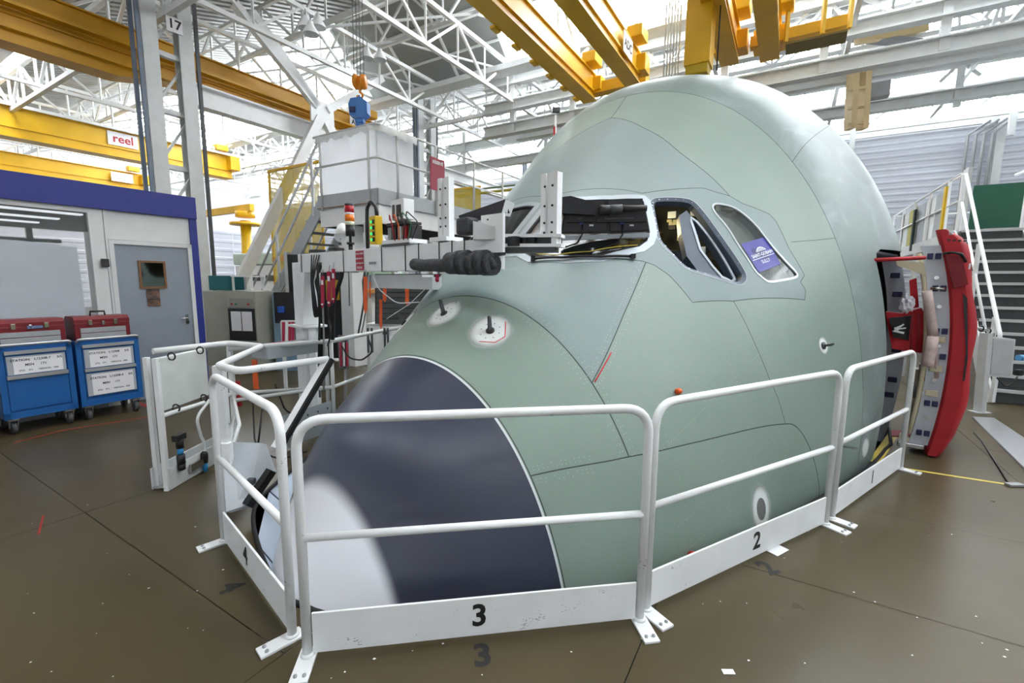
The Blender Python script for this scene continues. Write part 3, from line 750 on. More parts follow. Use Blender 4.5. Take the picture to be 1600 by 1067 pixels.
mb = MB(); mb.box(D(1068, 376, 4.15), (.05, .03, .04)); mb.build('work_lamp', mat('lamp_glow', (255, 250, 235), .4, emit=14), plane)
wl_ = bpy.data.lights.new('work_light', 'POINT'); wl_.energy = 7; wl_.color = (1, .82, .45); wl_.shadow_soft_size = .06; wlo = bpy.data.objects.new('work_light', wl_); COL.objects.link(wlo); wlo.parent = plane; wlo.matrix_parent_inverse = ROOT[plane.name].inverted(); wlo.location = floc(3.25, .6, 2.15)
# probes on painted discs
def spray_material(name, rgb):
    m = bpy.data.materials.new(name); m.use_nodes = True; nt = m.node_tree; N = nt.nodes; L = nt.links; b = N['Principled BSDF']; b.inputs['Base Color'].default_value = (*lin(rgb), 1); b.inputs['Roughness'].default_value = .5
    at = N.new('ShaderNodeAttribute'); at.attribute_name = 'cover'; nz = N.new('ShaderNodeTexNoise'); nz.inputs['Scale'].default_value = 30
    ad = N.new('ShaderNodeMath'); ad.operation = 'MULTIPLY_ADD'; ad.inputs[1].default_value = .12; ad.inputs[2].default_value = -.06; L.new(nz.outputs['Fac'], ad.inputs[0])
    a2 = N.new('ShaderNodeMath'); a2.operation = 'ADD'; L.new(at.outputs['Fac'], a2.inputs[0]); L.new(ad.outputs[0], a2.inputs[1])
    mr = N.new('ShaderNodeMapRange'); mr.interpolation_type = 'SMOOTHSTEP'; mr.inputs['From Min'].default_value = .0; mr.inputs['From Max'].default_value = 1.0; L.new(a2.outputs[0], mr.inputs['Value']); L.new(mr.outputs[0], b.inputs['Alpha']); return m
M_SPRAY = spray_material('white_overspray', (226, 230, 228))
def spray(s, t, rx, ry, name, full=.6, lift=.0012, m=None):
    vs = [drape(s, t, 0, 0, lift)]; cov = [1.]; n = 32; fs = []; rings = [full*.8, full, full+(1-full)*.3, full+(1-full)*.55, full+(1-full)*.8, 1.0]; cv = [1., .93, .68, .4, .15, 0.]
    for r, c in zip(rings, cv):
        for j in range(n): a = 2*math.pi*j/n; vs.append(drape(s, t, rx*r*math.cos(a), ry*r*math.sin(a), lift)); cov.append(c)
    for j in range(n): fs.append((0, 1+j, 1+(j+1) % n))
    for k in range(len(rings)-1):
        for j in range(n): fs.append((1+k*n+j, 1+k*n+(j+1) % n, 1+(k+1)*n+(j+1) % n, 1+(k+1)*n+j))
    mb = MB(); mb.raw(vs, fs, True); o = mb.build(name, m or M_SPRAY, plane)
    at = o.data.attributes.new('cover', 'FLOAT', 'POINT'); at.data.foreach_set('value', cov); return o
def probe(s, t, R, h, lean):
    spray(s, t, R*2.15, R*2.15, 'white_overspray', .5, lift=.0025)
    N_ = V(fnorm(s, t)); c = drape(s, t, 0, 0); e1 = (drape(s, t, .01, 0)-c).normalized(); e2 = N_.cross(e1)
    b = MB(); b.lathe(c-N_*.001, N_, [(R*.36, 0), (R*.36, .008), (R*.22, .016), (0, .016)]); base = b.build('probe_base', M_BLACK, plane)
    d = (N_*.55+ZZ*.7+lean).normalized(); p = c+N_*.01
    v = MB(); x = d.cross(e1).normalized()
    prof = [(-.016, 0), (.016, 0), (.013, h*.8), (-.004, h), (-.013, h)]
    v.prism([p+e1*a+d*z-x*.006 for a, z in prof], x*.012); v.build('probe_vane', M_DGREY, base)
    for k in range(8):
        a = 2*math.pi*k/8+.2; q = drape(s, t, R*.8*math.cos(a), R*.8*math.sin(a), .001); MB().cyl(q, q+N_*.002, .0042, n=8).build('probe_screw', M_DGREY, base)
    l = MB(); l.tube([drape(s, t, R*math.cos(a), R*math.sin(a), .0005) for a in np.linspace(0, 2*math.pi, 40)[:-1]], .0012, 4, closed=True); l.build('probe_rim', M_SEAM, base)
probe(*fcast(694, 490), .078, .10, Vector((0, 0, 0))); probe(*fcast(766, 517), .082, .10, Vector((.05, 0, 0))); probe(*fcast(632, 505), .078, .09, Vector((-.1, 0, 0)))
# red grease-pencil marks
M_PEN = mat('red_marker', (206, 40, 50), .6)
def skinline(P, r, m, name, k=1, x0=0, y0=0, lift=.001, step=.03):
    q = resample(pl(P, k, x0, y0), step); mb = MB(); mb.tube([V(fsurf(s, t)+fnorm(s, t)*lift) for s, t in q], r, 5); return mb.build(name, m, plane)
skinline([(749, 534), (773, 535.5), (789, 526.5), (790, 503)], .0036, M_PEN, 'red_pencil_mark', lift=.002); skinline([(929, 597), (955, 551)], .004, M_PEN, 'red_pencil_mark', lift=.002)
# service port with overspray, static port, plugs
s, t = fcast(1189, 795); spray(s, t, .13, .21, 'white_overspray', .55, lift=.002)
mb = MB(); n = 36; mb.raw([drape(s, t, .052*math.cos(2*math.pi*j/n), .082*math.sin(2*math.pi*j/n), .003) for j in range(n)], [list(range(n))]); mb.build('service_port_cover', mat('port_grey', (112, 114, 114), .6, var=.12, scale=60), plane)
s, t = fcast(1286, 540); spray(s, t, .08, .09, 'white_overspray', .5, lift=.002); N_ = V(fnorm(s, t)); c = drape(s, t, 0, 0)
mb = MB(); mb.lathe(c, N_, [(.03, 0), (.03, .01), (.012, .014), (.0, .014)]); mb.tube([c+N_*.01, c+N_*.06, c+N_*.075+ZZ*.01-FAX*.05], .009, 8); mb.build('angle_sensor', M_DGREY, plane)
s, t = fcast(1078, 868); N_ = V(fnorm(s, t)); c = drape(s, t, 0, 0); mb = MB(); mb.lathe(c, N_, [(.0, 0), (.028, 0), (.034, .02), (.024, .04), (.013, .06), (.013, .09), (0, .09)]); mb.build('red_drain_plug', M_RED, plane)
s, t = fcast(1058, 612); N_ = V(fnorm(s, t)); c = drape(s, t, 0, 0); mb = MB(); mb.lathe(c, N_, [(0, .035), (.014, .033), (.02, .02), (.02, 0), (0, 0)]); mb.build('orange_plug', M_ORANGE, plane)
s, t = fcast(1318, 697); N_ = V(fnorm(s, t)); c = drape(s, t, 0, 0); mb = MB(); mb.bar(c, c+N_*.09+FAX*.02, .03, .012); mb.bar(c+N_*.09, c+N_*.09-FAX*.06+FAX*.04, .02, .02); mb.build('pitot_bracket', M_CHROME, plane)
spray(*fcast(1352, 700), .11, .14, 'white_overspray', .45)
# rivets
rv = MB(); rvd = MB(); rng = random.Random(3)
def rivet_line(P, dst, pitch=.022, r=.0026, off=0.0, jit=.0, keep=1.0):
    Q = resample(P, pitch)
    if off: Q = offset_line(Q, abs(off))[0 if off < 0 else 1]
    for (s, t) in Q:
        if rng.random() > keep: continue
        if any(pip(s, t, Hh) for Hh in (W1, W2, W0)): continue
        N_ = fnorm(s, t); c = fsurf(s, t)+N_*.0007; h = np.cross(N_, [0, 0, 1.]); h /= np.linalg.norm(h)+1e-9; g = np.cross(N_, h)
        dst.raw([c+(h*math.cos(k*math.pi/2)+g*math.sin(k*math.pi/2))*r for k in range(4)], [(0, 1, 2, 3)])
for o_ in (-.025, -.045, .025, .045):
    rivet_line([(1.595, x) for x in np.linspace(arc_t, 1.25, 30)], rv, .024, .0024, o_, keep=.7); rivet_line(wsb, rv, .024, .0024, o_, keep=.6)
    rivet_line(low[1:6], rv, .024, .0022, o_, keep=.7)
for s_ in (1.85, 2.2, 2.5, 2.85): rivet_line([(s_, x) for x in np.linspace(.2, .62, 12)], rv, .03, .0022, keep=.8)
for th in (.30, .22, .52): rivet_line([(1.7, th), (2.9, th-.02)], rv, .022, .0022, keep=.6)
for th in (.12, .27, .05, .2): rivet_line([(1.2, th+.25), (2.0, th), (3.0, th-.13)], rvd, .02, .0022, keep=.7)
for s_ in (1.9, 2.35, 2.7): rivet_line([(s_, -.1), (s_, .2)], rvd, .022, .0022, keep=.7)
rivet_line([(2.9, .62), (3.2, .4), (3.5, .1)], rv, .024, .002, keep=.4)
for b_, m_, in ((rv, mat('rivet_light', (206, 216, 206), .5)), (rvd, mat('rivet_dark', (88, 102, 92), .6))):
    o = b_.build('rivet_rows', m_, plane); o['kind'] = 'stuff'
# ------------------------------------------------------------------ numbered safety barriers round the nose
def barrier(p, q, num, label, h=1.1, r=.021, numpos=.5, side=1, feet=None):
    p, q = V(p), V(q); d = (q-p); L = d.length; e = d.normalized(); nrm = Vector((e.y, -e.x, 0))*side
    t = thing('safety_barrier', p.lerp(q, .5), label, 'barrier', group='white numbered safety barriers around the nose')
    H = h-r
    MB().tube([p+ZZ*.012, p+ZZ*H, q+ZZ*H, q+ZZ*.012], r, 14, fil=.13, fs=7).build('frame_tube', M_WHITE, t)
    MB().tube([p+ZZ*.56, q+ZZ*.56], r*.86, 12).build('middle_rail', M_WHITE, t)
    kb = MB(); c = (p+q)/2+ZZ*.115; R = Matrix((e, nrm, ZZ)).transposed(); kb.box(c, (L-.05, .012, .19), R, .003)
    k = kb.build('kick_plate', M_WHITE, t)
    text('barrier_number', num, M_INK, k, p.lerp(q, numpos)+ZZ*.118+nrm*.007, e if side > 0 else -e, ZZ, .15, bold=.004, lift=.0005)
    for (c0, s_) in ((p, 1), (q, -1)):
        f = MB(); ang = Matrix((nrm, -e, ZZ)).transposed()
        f.box(c0+nrm*.05+ZZ*.006, (.19, .075, .012), ang, .002); fo = f.build('foot_plate', M_WHITE, t)
        f = MB(); f.lathe(c0+ZZ*.012, ZZ, [(.021, 0), (.03, 0), (.026, .01), (.021, .014)]); f.build('weld_collar', M_WHITE, fo)
        f = MB()
        for dx, dy in ((.115, .018), (.115, -.018)): f.lathe(c0+nrm*dx+e*dy+ZZ*.012, ZZ, [(.0085, 0), (.0085, .007), (.004, .01), (0, .01)], 8)
        f.build('foot_bolt', M_GREY, fo)
    return t
B4L, B4R, B3L, B3R, B2L, B2R, B1L, B1R = [G(*p) for p in ((351, 846), (457, 996), (481, 1026), (999, 970), (1009, 954), (1289, 820), (1299, 811), (1406, 733))]
barrier(B3L, B3R, '3', 'white tubular barrier numbered 3 in front of the dark radome', numpos=.49)
barrier(B2L, B2R, '2', 'white tubular barrier numbered 2 beside the green lower fuselage', numpos=.53)
barrier(B1L, B1R, '1', 'white tubular barrier numbered 1 nearest the open cabin door', numpos=.5)
barrier(B4L, B4R, '4', 'white tubular barrier numbered 4 left of the nose tip', numpos=.42)
# matching numbers painted on the floor
def floor_mark(n, u, v, ang, size, label):
    c = G(u, v); ex = Vector((math.cos(ang), math.sin(ang), 0)); ey = Vector((-math.sin(ang), math.cos(ang), 0))
    t = text('floor_number', n, mat('floor_ink', (22, 21, 20), .6), None, c, ex, ey, size, bold=.006, lift=.0015); tag(t, label, 'floor marking')
a3 = math.atan2((B3R-B3L).y, (B3R-B3L).x); a2 = math.atan2((B2R-B2L).y, (B2R-B2L).x); a4 = math.atan2((B4R-B4L).y, (B4R-B4L).x)
floor_mark('3', 754, 1025, a3, .17, 'black painted floor numeral in front of the radome barrier'); floor_mark('2', 1200, 888, a2-.2, .17, 'black painted floor numeral near the white paper slip'); floor_mark('4', 360, 918, a4, .16, 'black painted floor numeral at the far left of the nose')
# ------------------------------------------------------------------ columns, bracing and beams of the hall
def lattice_column(a, b, h, label, w_=.95):
    t = sempty('trim_column', HB(a, b)); 
    for sg in (-1, 1):
        c = HB(a+sg*(w_/2-.14), b); m = MB(); m.ibeam(c, c+ZZ*h, .28, .26, .03, VB_); m.build('column_flange', M_STEEL, t)
    for z in np.arange(.6, h, 1.15):
        MB().bar(HB(a-w_/2+.2, b, z), HB(a+w_/2-.2, b, z), .12, .1).build('column_batten', M_STEEL, t)
        MB().bar(HB(a-w_/2+.2, b, z+.1), HB(a+w_/2-.2, b, min(h, z+1.0)), .05, .05).build('column_lacing', M_STEEL, t)
    for k, (da, db) in enumerate(((-.62, .05), (-.55, .16), (.56, .1))):
        MB().bar(HB(a+da, b+db, .3), HB(a+da, b+db, h*.93), .07, .05, VB_).build('cable_tray', M_DGREY if k == 2 else mat('galvanised_blue', (106, 118, 136), .45), t)
    return t
cols = [lattice_column(a, -11.7, 8.2, '') for a in (5.1, 13.2, 21.0)]
c = HB(5.2, -11.5, 6.95); o = MB().box(c, (.02, .3, .3), RH).build('bay_number_plate', M_PAPER, cols[0]); text('bay_number', '17', M_INK, o, c+VB_*.012, VA_, ZZ, .26, bold=.006)
# bracing frame between the first two columns
br = sempty('trim_bracing', HB(8.9, -11.7))
nd = HB(8.9, -11.7, 6.35); MB().box(nd, (.05, .75, .6), RH).build('gusset_plate', M_STEELW, br)
for (a, z, w_) in ((5.6, .3, .26), (12.6, .3, .26), (6.6, 8.1, .2), (7.0, 8.1, .2), (11.2, 8.1, .2)):
    MB().bar(nd+(HB(a, -11.7, z)-nd).normalized()*.2, HB(a, -11.7, z), .16, w_).build('brace', M_STEELW, br)
rb = sempty('trim_runway', HB(0, -12.5))
MB().ibeam(HB(5.6, -12.35, 5.95), HB(21.5, -12.35, 5.95), .3, .5, .04).build('runway_girder', M_STEELW, rb)
# cross beams over the right half
for k, (a, z, h, b0, b1) in enumerate(((13.1, 7.95, .24, -9, 18), (13.1, 7.2, .26, -9, 18), (13.1, 6.5, .28, -9, 18), (15.2, 6.95, .2, -9, 18), (17.2, 7.6, .3, -14, 18), (17.2, 6.7, .25, -14, 18), (21.2, 7.9, .3, -20, 18), (9.6, 8.0, .2, -6, 16))):
    t = sempty('trim_beam', HB(a, 0, z)); MB().ibeam(HB(a, b0, z), HB(a, b1, z), .26, h+.06, .035).build('beam', M_STEEL, t)
    if k in (0, 4, 6):
        for b in np.arange(b0+1.1, b1, 2.05 if k == 0 else 4.1):
            MB().bar(HB(a, b, 6.4), HB(a, b, 8.25), .14, .16, VB_).build('hanger_post', M_STEEL, t)
            for sg in (-1, 1): MB().bar(HB(a, b+sg*.05, z-.12), HB(a, b+sg*.4, z-.5 if k else z-.55), .07, .08).build('knee_brace', M_STEEL, t)
# pipes under the beams
t = sempty('trim_pipe', HB(17, -4, 5.6)); MB().tube([HB(16.8, -16, 5.45), HB(16.8, -3.5, 5.45)], .06, 8).build('gas_pipe', mat('gas_pipe_yellow', (190, 180, 70), .5), t); MB().tube([HB(16.8, -16, 5.62), HB(16.8, -3.5, 5.62)], .04, 8).build('water_pipe', mat('pipe_green', (90, 120, 90), .5), t)
# conduits on the back wall
t = sempty('trim_conduit', HB(21.5, 5.5))
for i, b in enumerate((4.75, 4.95, 5.15, 5.35, 6.6, 6.8, 7.0)): MB().tube([HB(21.45, b, 1.0), HB(21.45, b, 6.6), HB(21.45, b+.5, 7.0)], .045, 7).build('conduit', M_GREY, t)
# overhead yellow cranes
def sign(parent, c, ex, ey, w_, h, body, ink, plate=M_PAPER, size=.2, border=None):
    ez = V(ex).cross(V(ey)).normalized(); mb = MB(); R = Matrix((V(ex), V(ey), ez)).transposed(); mb.box(c, (w_, h, .012), R)
    o = mb.build('sign_plate', plate, parent)
    if body: text('sign_lettering', body, ink, o, V(c)+ez*.008, ex, ey, size, bold=.008, lift=.001)
    return o
def girder(name, a0, a1, b, z, h, w_, label, ends=(False, True), grp='yellow overhead crane girders', m=None):
    m = m or M_YEL
    t = thing(name, HB((a0+a1)/2, b, z), label, 'crane', group=grp)
    MB().box(HB((a0+a1)/2, b, z+h/2), (w_*.72, a1-a0, h), RH).build('girder_web', m, t)
    MB().box(HB((a0+a1)/2, b, z+h+.015), (w_, a1-a0, .03), RH).build('top_flange', m, t)
    MB().box(HB((a0+a1)/2, b, z-.015), (w_*1.05, a1-a0, .03), RH).build('bottom_flange', m, t)
    MB().box(HB((a0+a1)/2, b+w_*.36+.02, z+h*.32), (.05, a1-a0, .05), RH).build('web_stiffener', m, t)
    for e, on in zip((a0, a1), ends):
        if on:
            MB().box(HB(e, b, z+h*.62), (w_*1.9, .42, h*.6), RH, .02).build('end_truck', m, t)
            MB().box(HB(e-.5, b+w_*.6, z+h+.2), (.35, .5, .25), RH, .03).build('drive_motor', m, t)
    return t
M_YD = mat('crane_yellow_worn', (206, 152, 20), .45, var=.16, scale=.9)
c1 = girder('overhead_crane', -5, 12.0, -13.0, 6.28, .78, .5, 'long worn yellow crane girder passing behind the near lattice column', m=M_YD)
MB().box(HB(3.5, -12.6, 6.62), (.22, 17, .06), RH).build('walkway_plate', M_YD, c1); MB().box(HB(3.5, -12.72, 6.25), (.18, 17, .1), RH).build('lower_rail', M_YD, c1); MB().box(HB(-.2, -13.0, 6.14), (.5, 9.6, .3), RH).build('lower_box', M_YD, c1); MB().prism([HB(4.6, -13.25, 6.28), HB(5.9, -13.25, 6.28), HB(4.6, -13.25, 5.99)], VB_*.5).build('haunch', M_YD, c1)
sign(c1, HB(10.9, -12.60, 6.78), VA_, ZZ, .55, .34, 'ADC', M_INK, size=.2)
c2 = girder('overhead_crane', -8, 12.1, -22.75, 6.3, 1.0, .6, 'bright yellow crane girder with a red numbered plate above the office')
sign(c2, HB(8.05, -22.50, 6.95), VA_, ZZ, .95, .5, 'reel', M_RED, size=.42)
c3 = girder('overhead_crane', -8, 11.4, -30.0, 6.32, .75, .6, 'farthest yellow crane girder just above the blue office fascia')
sign(c3, HB(10.4, -29.6, 6.75), VA_, ZZ, .9, .45, '', M_INK, plate=M_PAPER)
c4 = girder('overhead_crane', -3, 11.75, -4.75, 6.3, .55, .36, 'left yellow girder of the pair above the windscreen')
c5 = girder('overhead_crane', -3, 11.3, -3.5, 6.3, .62, .34, 'yellow girder with a white lettered plate above the windscreen')
sign(c5, HB(10.15, -3.33+.04, 6.62), VA_, ZZ, .62, .42, 'ADC', M_INK, size=.24)
MB().box(HB(11.75, -4.1, 6.55), (1.6, .3, .25), RH).build('end_carriage', M_YEL, c5)
for k in range(6): MB().box(HB(7.6+k*.75, -4.98, 6.26), (.1, .22, .05), RH).build('flange_clip', M_YEL, c4)
c6 = girder('overhead_crane', -3, 11.3, -1.42, 6.3, .6, .34, 'yellow girder to the right of the thick yellow mast')
c7 = girder('overhead_crane', -3, 11.5, -.68, 6.3, .6, .34, 'rightmost yellow girder above the fuselage crown')
MB().box(HB(11.3, -.2, 6.6), (1.7, .22, .2), RH).build('end_carriage', M_YEL, c7)
for b in (-.4, .2, .62): MB().bar(HB(11.1, b, 6.4), HB(11.1, b, 7.3), .06, .06).build('walkway_post', M_YEL, c7)
MB().bar(HB(11.1, -.4, 7.3), HB(11.1, .62, 7.3), .05, .05).build('walkway_rail', M_YEL, c7); MB().box(HB(11.3, .1, 6.35), (1.0, .5, .04), RH).build('walkway_grating', mat('grating_olive', (120, 104, 50), .6), c7)
# telescopic mast hanging above the crown
pm = HB(8.9, -1.62, 5.35); mast = thing('hoist_mast', pm, 'thick yellow square mast hanging down behind the fuselage crown', 'crane')
MB().box(pm+ZZ*.87, (.42, .42, 1.74), RH, .03).build('outer_mast', M_YEL, mast); MB().box(pm+ZZ*.0, (.36, .36, .3), RH, .02).build('inner_mast', mat('mast_olive', (188, 160, 20), .5), mast)
for k in range(6): MB().tube([pm+VB_*(-.34-.05*k)+ZZ*-.1, pm+VB_*(-.34-.05*k)+ZZ*1.75], .012, 6).build('hose', M_STEELW, mast)
MB().tube([pm+VB_*.3+ZZ*-.1, pm+VB_*.3+ZZ*1.75], .012, 6).build('power_cable', M_BLACK, mast)
# hook block and weigher
hp = D(562, 128, 9.0); hk = thing('crane_hook_block', hp-ZZ*.25, 'orange crane hook block hanging on steel ropes', 'crane hook')
mb = MB(); mb.lathe(hp-Vector((.13, 0, 0)), (1, 0, 0), [(0, 0), (.07, .0), (.12, .03), (.13, .07), (.12, .1), (0, .1)]); mb.lathe(hp+Vector((.03, 0, 0)), (1, 0, 0), [(0, 0), (.12, .0), (.13, .03), (.12, .08), (.07, .1), (0, .1)]); mb.box(hp-ZZ*.02, (.06, .1, .22), None, .01)
mb.build('sheave_housing', mat('hook_orange', (226, 140, 20), .4), hk)
mb = MB(); mb.tube([hp-ZZ*.1, hp-ZZ*.18, hp+Vector((.05, 0, -.22)), hp+Vector((.03, 0, -.29)), hp+Vector((-.03, 0, -.29)), hp+Vector((-.05, 0, -.24))], .022, 8); mb.build('hook', mat('hook_orange', (226, 140, 20), .4), hk)
for dx in (-.1, -.04, .02, .08): MB().tube([hp+Vector((dx, 0, .1)), hp+Vector((dx, .05, 1.55))], .007, 5).build('steel_rope', M_DGREY, hk)
wp_ = D(562, 172, 9.0); wg = thing('load_unit', wp_-ZZ*.3, 'blue load unit hanging below the orange hook block', 'hoist'); M_LB = mat('hoist_blue', (62, 120, 190), .45)
pr = [(-.13, .17), (.06, .2), (.17, .12), (.17, -.08), (.05, -.17), (-.16, -.12), (-.17, .08)]
MB().prism([wp_+Vector((x, -.11, z)) for x, z in pr], (0, .22, 0)).build('housing', M_LB, wg); MB().box(wp_+Vector((-.1, -.115, -.03)), (.11, .02, .1)).build('display_window', mat('deep_blue', (22, 40, 90), .3), wg)
MB().box(wp_+Vector((0, 0, -.2)), (.16, .16, .07), None, .02).build('lower_yoke', M_LB, wg); mb = MB(); mb.lathe(wp_-ZZ*.23, (0, 0, -1), [(.05, 0), (.08, .03), (.08, .08), (.03, .11), (0, .11)]); mb.build('swivel', M_LB, wg)
MB().tube([wp_+ZZ*.18, wp_+ZZ*.26], .02, 8).build('shackle', M_LB, wg); MB().tube([wp_-ZZ*.34, wp_-ZZ*.55], .006, 6).build('chain', M_ORANGE, wg)
# roof lamps
def lamp(c, lab):
    t = thing('high_bay_lamp', c, lab, 'lamp', group='white high bay lamps under the roof')
    mb = MB(); mb.lathe(c, (0, 0, 1), [(.15, 0), (.14, .05), (.07, .16), (.045, .24), (0, .24)], 14); mb.build('lamp_shade', M_STEELW, t); MB().tube([c+ZZ*.22, c+ZZ*.36], .012, 6).build('lamp_rod', M_GREY, t)
lamp(D(478, 45, 9.7), 'white high bay lamp below the truss, leftmost of the cluster'); lamp(D(497, 43, 9.9), 'white high bay lamp in the middle of the cluster at upper left'); lamp(D(574, 92, 11), 'white high bay lamp above the orange hook block')
lamp(D(486, 54, 9.6), 'lower white high bay lamp of the cluster at upper left'); lamp(D(594, 94, 11.2), 'white high bay lamp right above the blue load unit')
M_TANY = mat('faded_yellow', (212, 188, 140), .5, var=.08, scale=1)
sv = thing('service_hoist', D(1338, 200, 12), 'tan twin-box service hoist hanging high on the right', 'hoist')
for u in (1331, 1350): MB().bar(D(u-3, 202, 12), D(u+4, 85, 12), .26, .14).build('mast_box', M_TANY, sv)
for v in (110, 140, 170, 195): MB().bar(D(1324, v, 11.9), D(1356, v-4, 11.9), .05, .05).build('cross_tie', M_TANY, sv)
MB().box(D(1372, 142, 12), (.45, .3, .35), RH, .02).build('winch', M_GREY, sv)
sb_ = thing('service_crane_beam', D(1390, 55, 12.6), 'short faded yellow crane beam near the roof on the right', 'crane'); MB().bar(D(1338, 61, 12.6), D(1446, 42, 12.6), .2, .25).build('beam', M_TANY, sb_); MB().bar(D(1320, 58, 12.7), D(1440, 68, 12.7), .3, .1).build('carriage', M_GREY, sb_)
# distant pillar jib crane
jp = HB(12.0, -21.5); jb = thing('pillar_jib_crane', jp, 'small yellow pillar jib crane standing far behind the stairs', 'crane')
MB().cyl(jp, jp+ZZ*4.3, .24, .22).build('pillar', M_YEL, jb); MB().cyl(jp+ZZ*4.1, jp+ZZ*4.2, .65).build('collar_plate', M_YEL, jb); MB().cyl(jp+ZZ*4.45, jp+ZZ*4.7, .4).build('slewing_ring', M_YEL, jb); MB().bar(jp+ZZ*4.85-VB_*4.5, jp+ZZ*4.85+VB_*.6, .2, .3).build('jib_arm', M_YEL, jb)
# ------------------------------------------------------------------ site office on the left
OB = -7.42; oc = HB(3.38, OB)          # wall plane and near corner
off = sempty('wall_office', oc)
M_OFFW = mat('office_panel_white', (206, 209, 210), .5, var=.03); M_DOORG = mat('door_grey', (134, 143, 154), .45, var=.04); M_OGL = mat('office_glass', (140, 150, 152), .06, var=.1, alpha=.16, spec=.8)
def opan(a0, a1, z0, z1, m, name, d=0.0, th=.05, parent=None, bev=0): return MB().box(HB((a0+a1)/2, OB+d-th/2, (z0+z1)/2), (th, a1-a0, z1-z0), RH, bev).build(name, m, parent or off)
opan(-3, 3.42, 2.50, 2.80, M_BLUE, 'blue_fascia', .05, .1)
opan(3.33, 3.42, 0, 2.5, M_BLUE, 'blue_corner_post', .03, .09)
opan(2.36, 3.33, 2.14, 2.5, M_OFFW, 'over_door_panel')
opan(2.22, 2.36, 0, 2.5, M_OFFW, 'mullion', .012, .06); opan(2.365, 2.40, 0, 2.5, M_OFFW, 'mullion', .02, .05)
opan(-3, 2.22, 2.44, 2.5, M_OFFW, 'window_head', .01, .06); opan(-3, 2.22, 0, .95, M_OFFW, 'lower_panel')
opan(-3, 2.22, .95, 1.0, M_OFFW, 'window_sill', .02, .08)
opan(-3, 2.22, 1.0, 2.44, M_OGL, 'window_pane', -.02, .008)
opan(.62, .68, 1.0, 2.44, M_OFFW, 'mullion', .01, .05)
# film on the inside of the pane
mb = MB(); film = [HB(2.12, OB-.05, 1.02), HB(2.10, OB-.05, 2.02), HB(1.62, OB-.05, 2.06), HB(1.18, OB-.05, 2.07), HB(1.24, OB-.05, 1.5), HB(1.3, OB-.05, 1.02)]; mb.prism(film, VB_*.006)
fl = mb.build('drawing_film', mat('drawing_film', (214, 222, 232), .5, var=.05, scale=2), None); tag(fl, 'large pale drawing sheet hung inside the office window', 'poster')
# office interior: ceiling, side and back walls
MB().box(HB(.19, OB-2.0, 2.52), (3.9, 6.3, .04), RH).build('office_ceiling', mat('office_ceiling_grey', (120, 124, 126), .6), off)
MB().box(HB(3.36, OB-2.0, 1.25), (4, .05, 2.5), RH).build('end_wall', M_OFFW, off)
MB().box(HB(-.2, OB-3.98, .5), (.05, 6.4, 1.0), RH).build('back_wall', M_OFFW, off)
for a in (-1, .9, 2.6): MB().box(HB(a, OB-3.98, 1.75), (.06, .08, 1.5), RH).build('back_mullion', M_GREY, off)
MB().box(HB(-.2, OB-3.98, 2.3), (.06, 6.4, .06), RH).build('back_head', M_GREY, off)
for k in range(3): MB().box(HB(1.9, OB-.8-k*.9, 2.49), (.12, 1.0, .02), RH).build('ceiling_light', mat('office_tube_glow', (240, 246, 250), .4, emit=.5), off)
dk = thing('office_cabinet', HB(1.0, OB-.6), 'grey filing cabinet seen through the left end of the office window', 'cabinet'); MB().box(HB(1.0, OB-.6, .7), (.5, .5, 1.4), RH, .01).build('body', M_GREY, dk)
for k in range(4): MB().box(HB(1.0, OB-.345, .2+k*.34), (.012, .46, .3), RH).build('drawer', M_STEEL, dk)
ch = thing('desk_tray', HB(1.12, OB-.36, 1.4), 'small white document tray behind the office window', 'tray'); MB().box(HB(1.12, OB-.4, 1.43), (.2, .14, .05), RH, .01).build('tray', M_PAPER, ch)
# door
door = sempty('door_1', HB(2.85, OB)); 
MB().box(HB(2.86, OB-.02, 1.045), (.05, .86, 2.07), RH).build('door_leaf', M_DOORG, door)
for a in (2.415, 3.305): MB().box(HB(a, OB+.005, 1.06), (.05, .05, 2.12), RH).build('door_jamb', M_OFFW, door)
MB().box(HB(2.86, OB+.005, 2.11), (.05, .94, .05), RH).build('door_head', M_OFFW, door)
M_WOOD = mat('brown_wood', (120, 82, 48), .5, var=.15, scale=12)
for (a0, a1, z0, z1) in ((2.68, 2.99, 1.86, 1.885), (2.68, 2.99, 1.515, 1.54), (2.68, 2.705, 1.54, 1.86), (2.965, 2.99, 1.54, 1.86)): opan(a0, a1, z0, z1, M_WOOD, 'mirror_frame', .022, .02, door)
opan(2.705, 2.965, 1.54, 1.86, mat('mirror_glass', (170, 178, 180), .05, metal=1, var=.02), 'vision_pane', .012, .006, door)
opan(3.185, 3.225, 1.0, 1.14, M_CHROME, 'handle_plate', .014, .01, door)
MB().tube([HB(3.205, OB+.01, 1.09), HB(3.205, OB+.06, 1.09), HB(3.10, OB+.06, 1.085)], .009, 8).build('lever_handle', M_CHROME, door); MB().cyl(HB(3.205, OB+.01, 1.03), HB(3.205, OB+.03, 1.03), .02).build('lock_cylinder', M_BLACK, door)
def photo_sheet(z0, z1, lab):
    m = mat('sepia_print_%d' % int(z0*100), (96, 72, 58), .6, var=.9, scale=14); mb = MB(); mb.box(HB(2.82, OB+.012, (z0+z1)/2), (.004, .15, z1-z0), RH); tag(mb.build('photo_print', m), lab, 'photo')
photo_sheet(1.395, 1.505, 'upper sepia photo print taped below the door mirror'); photo_sheet(1.275, 1.385, 'lower sepia photo print taped below the door mirror')
mb = MB(); mb.box(HB(2.33, OB+.04, 1.84), (.06, .07, .1), RH, .008); tag(mb.build('card_reader', M_BLACK), 'small black card reader beside the office door', 'card reader')

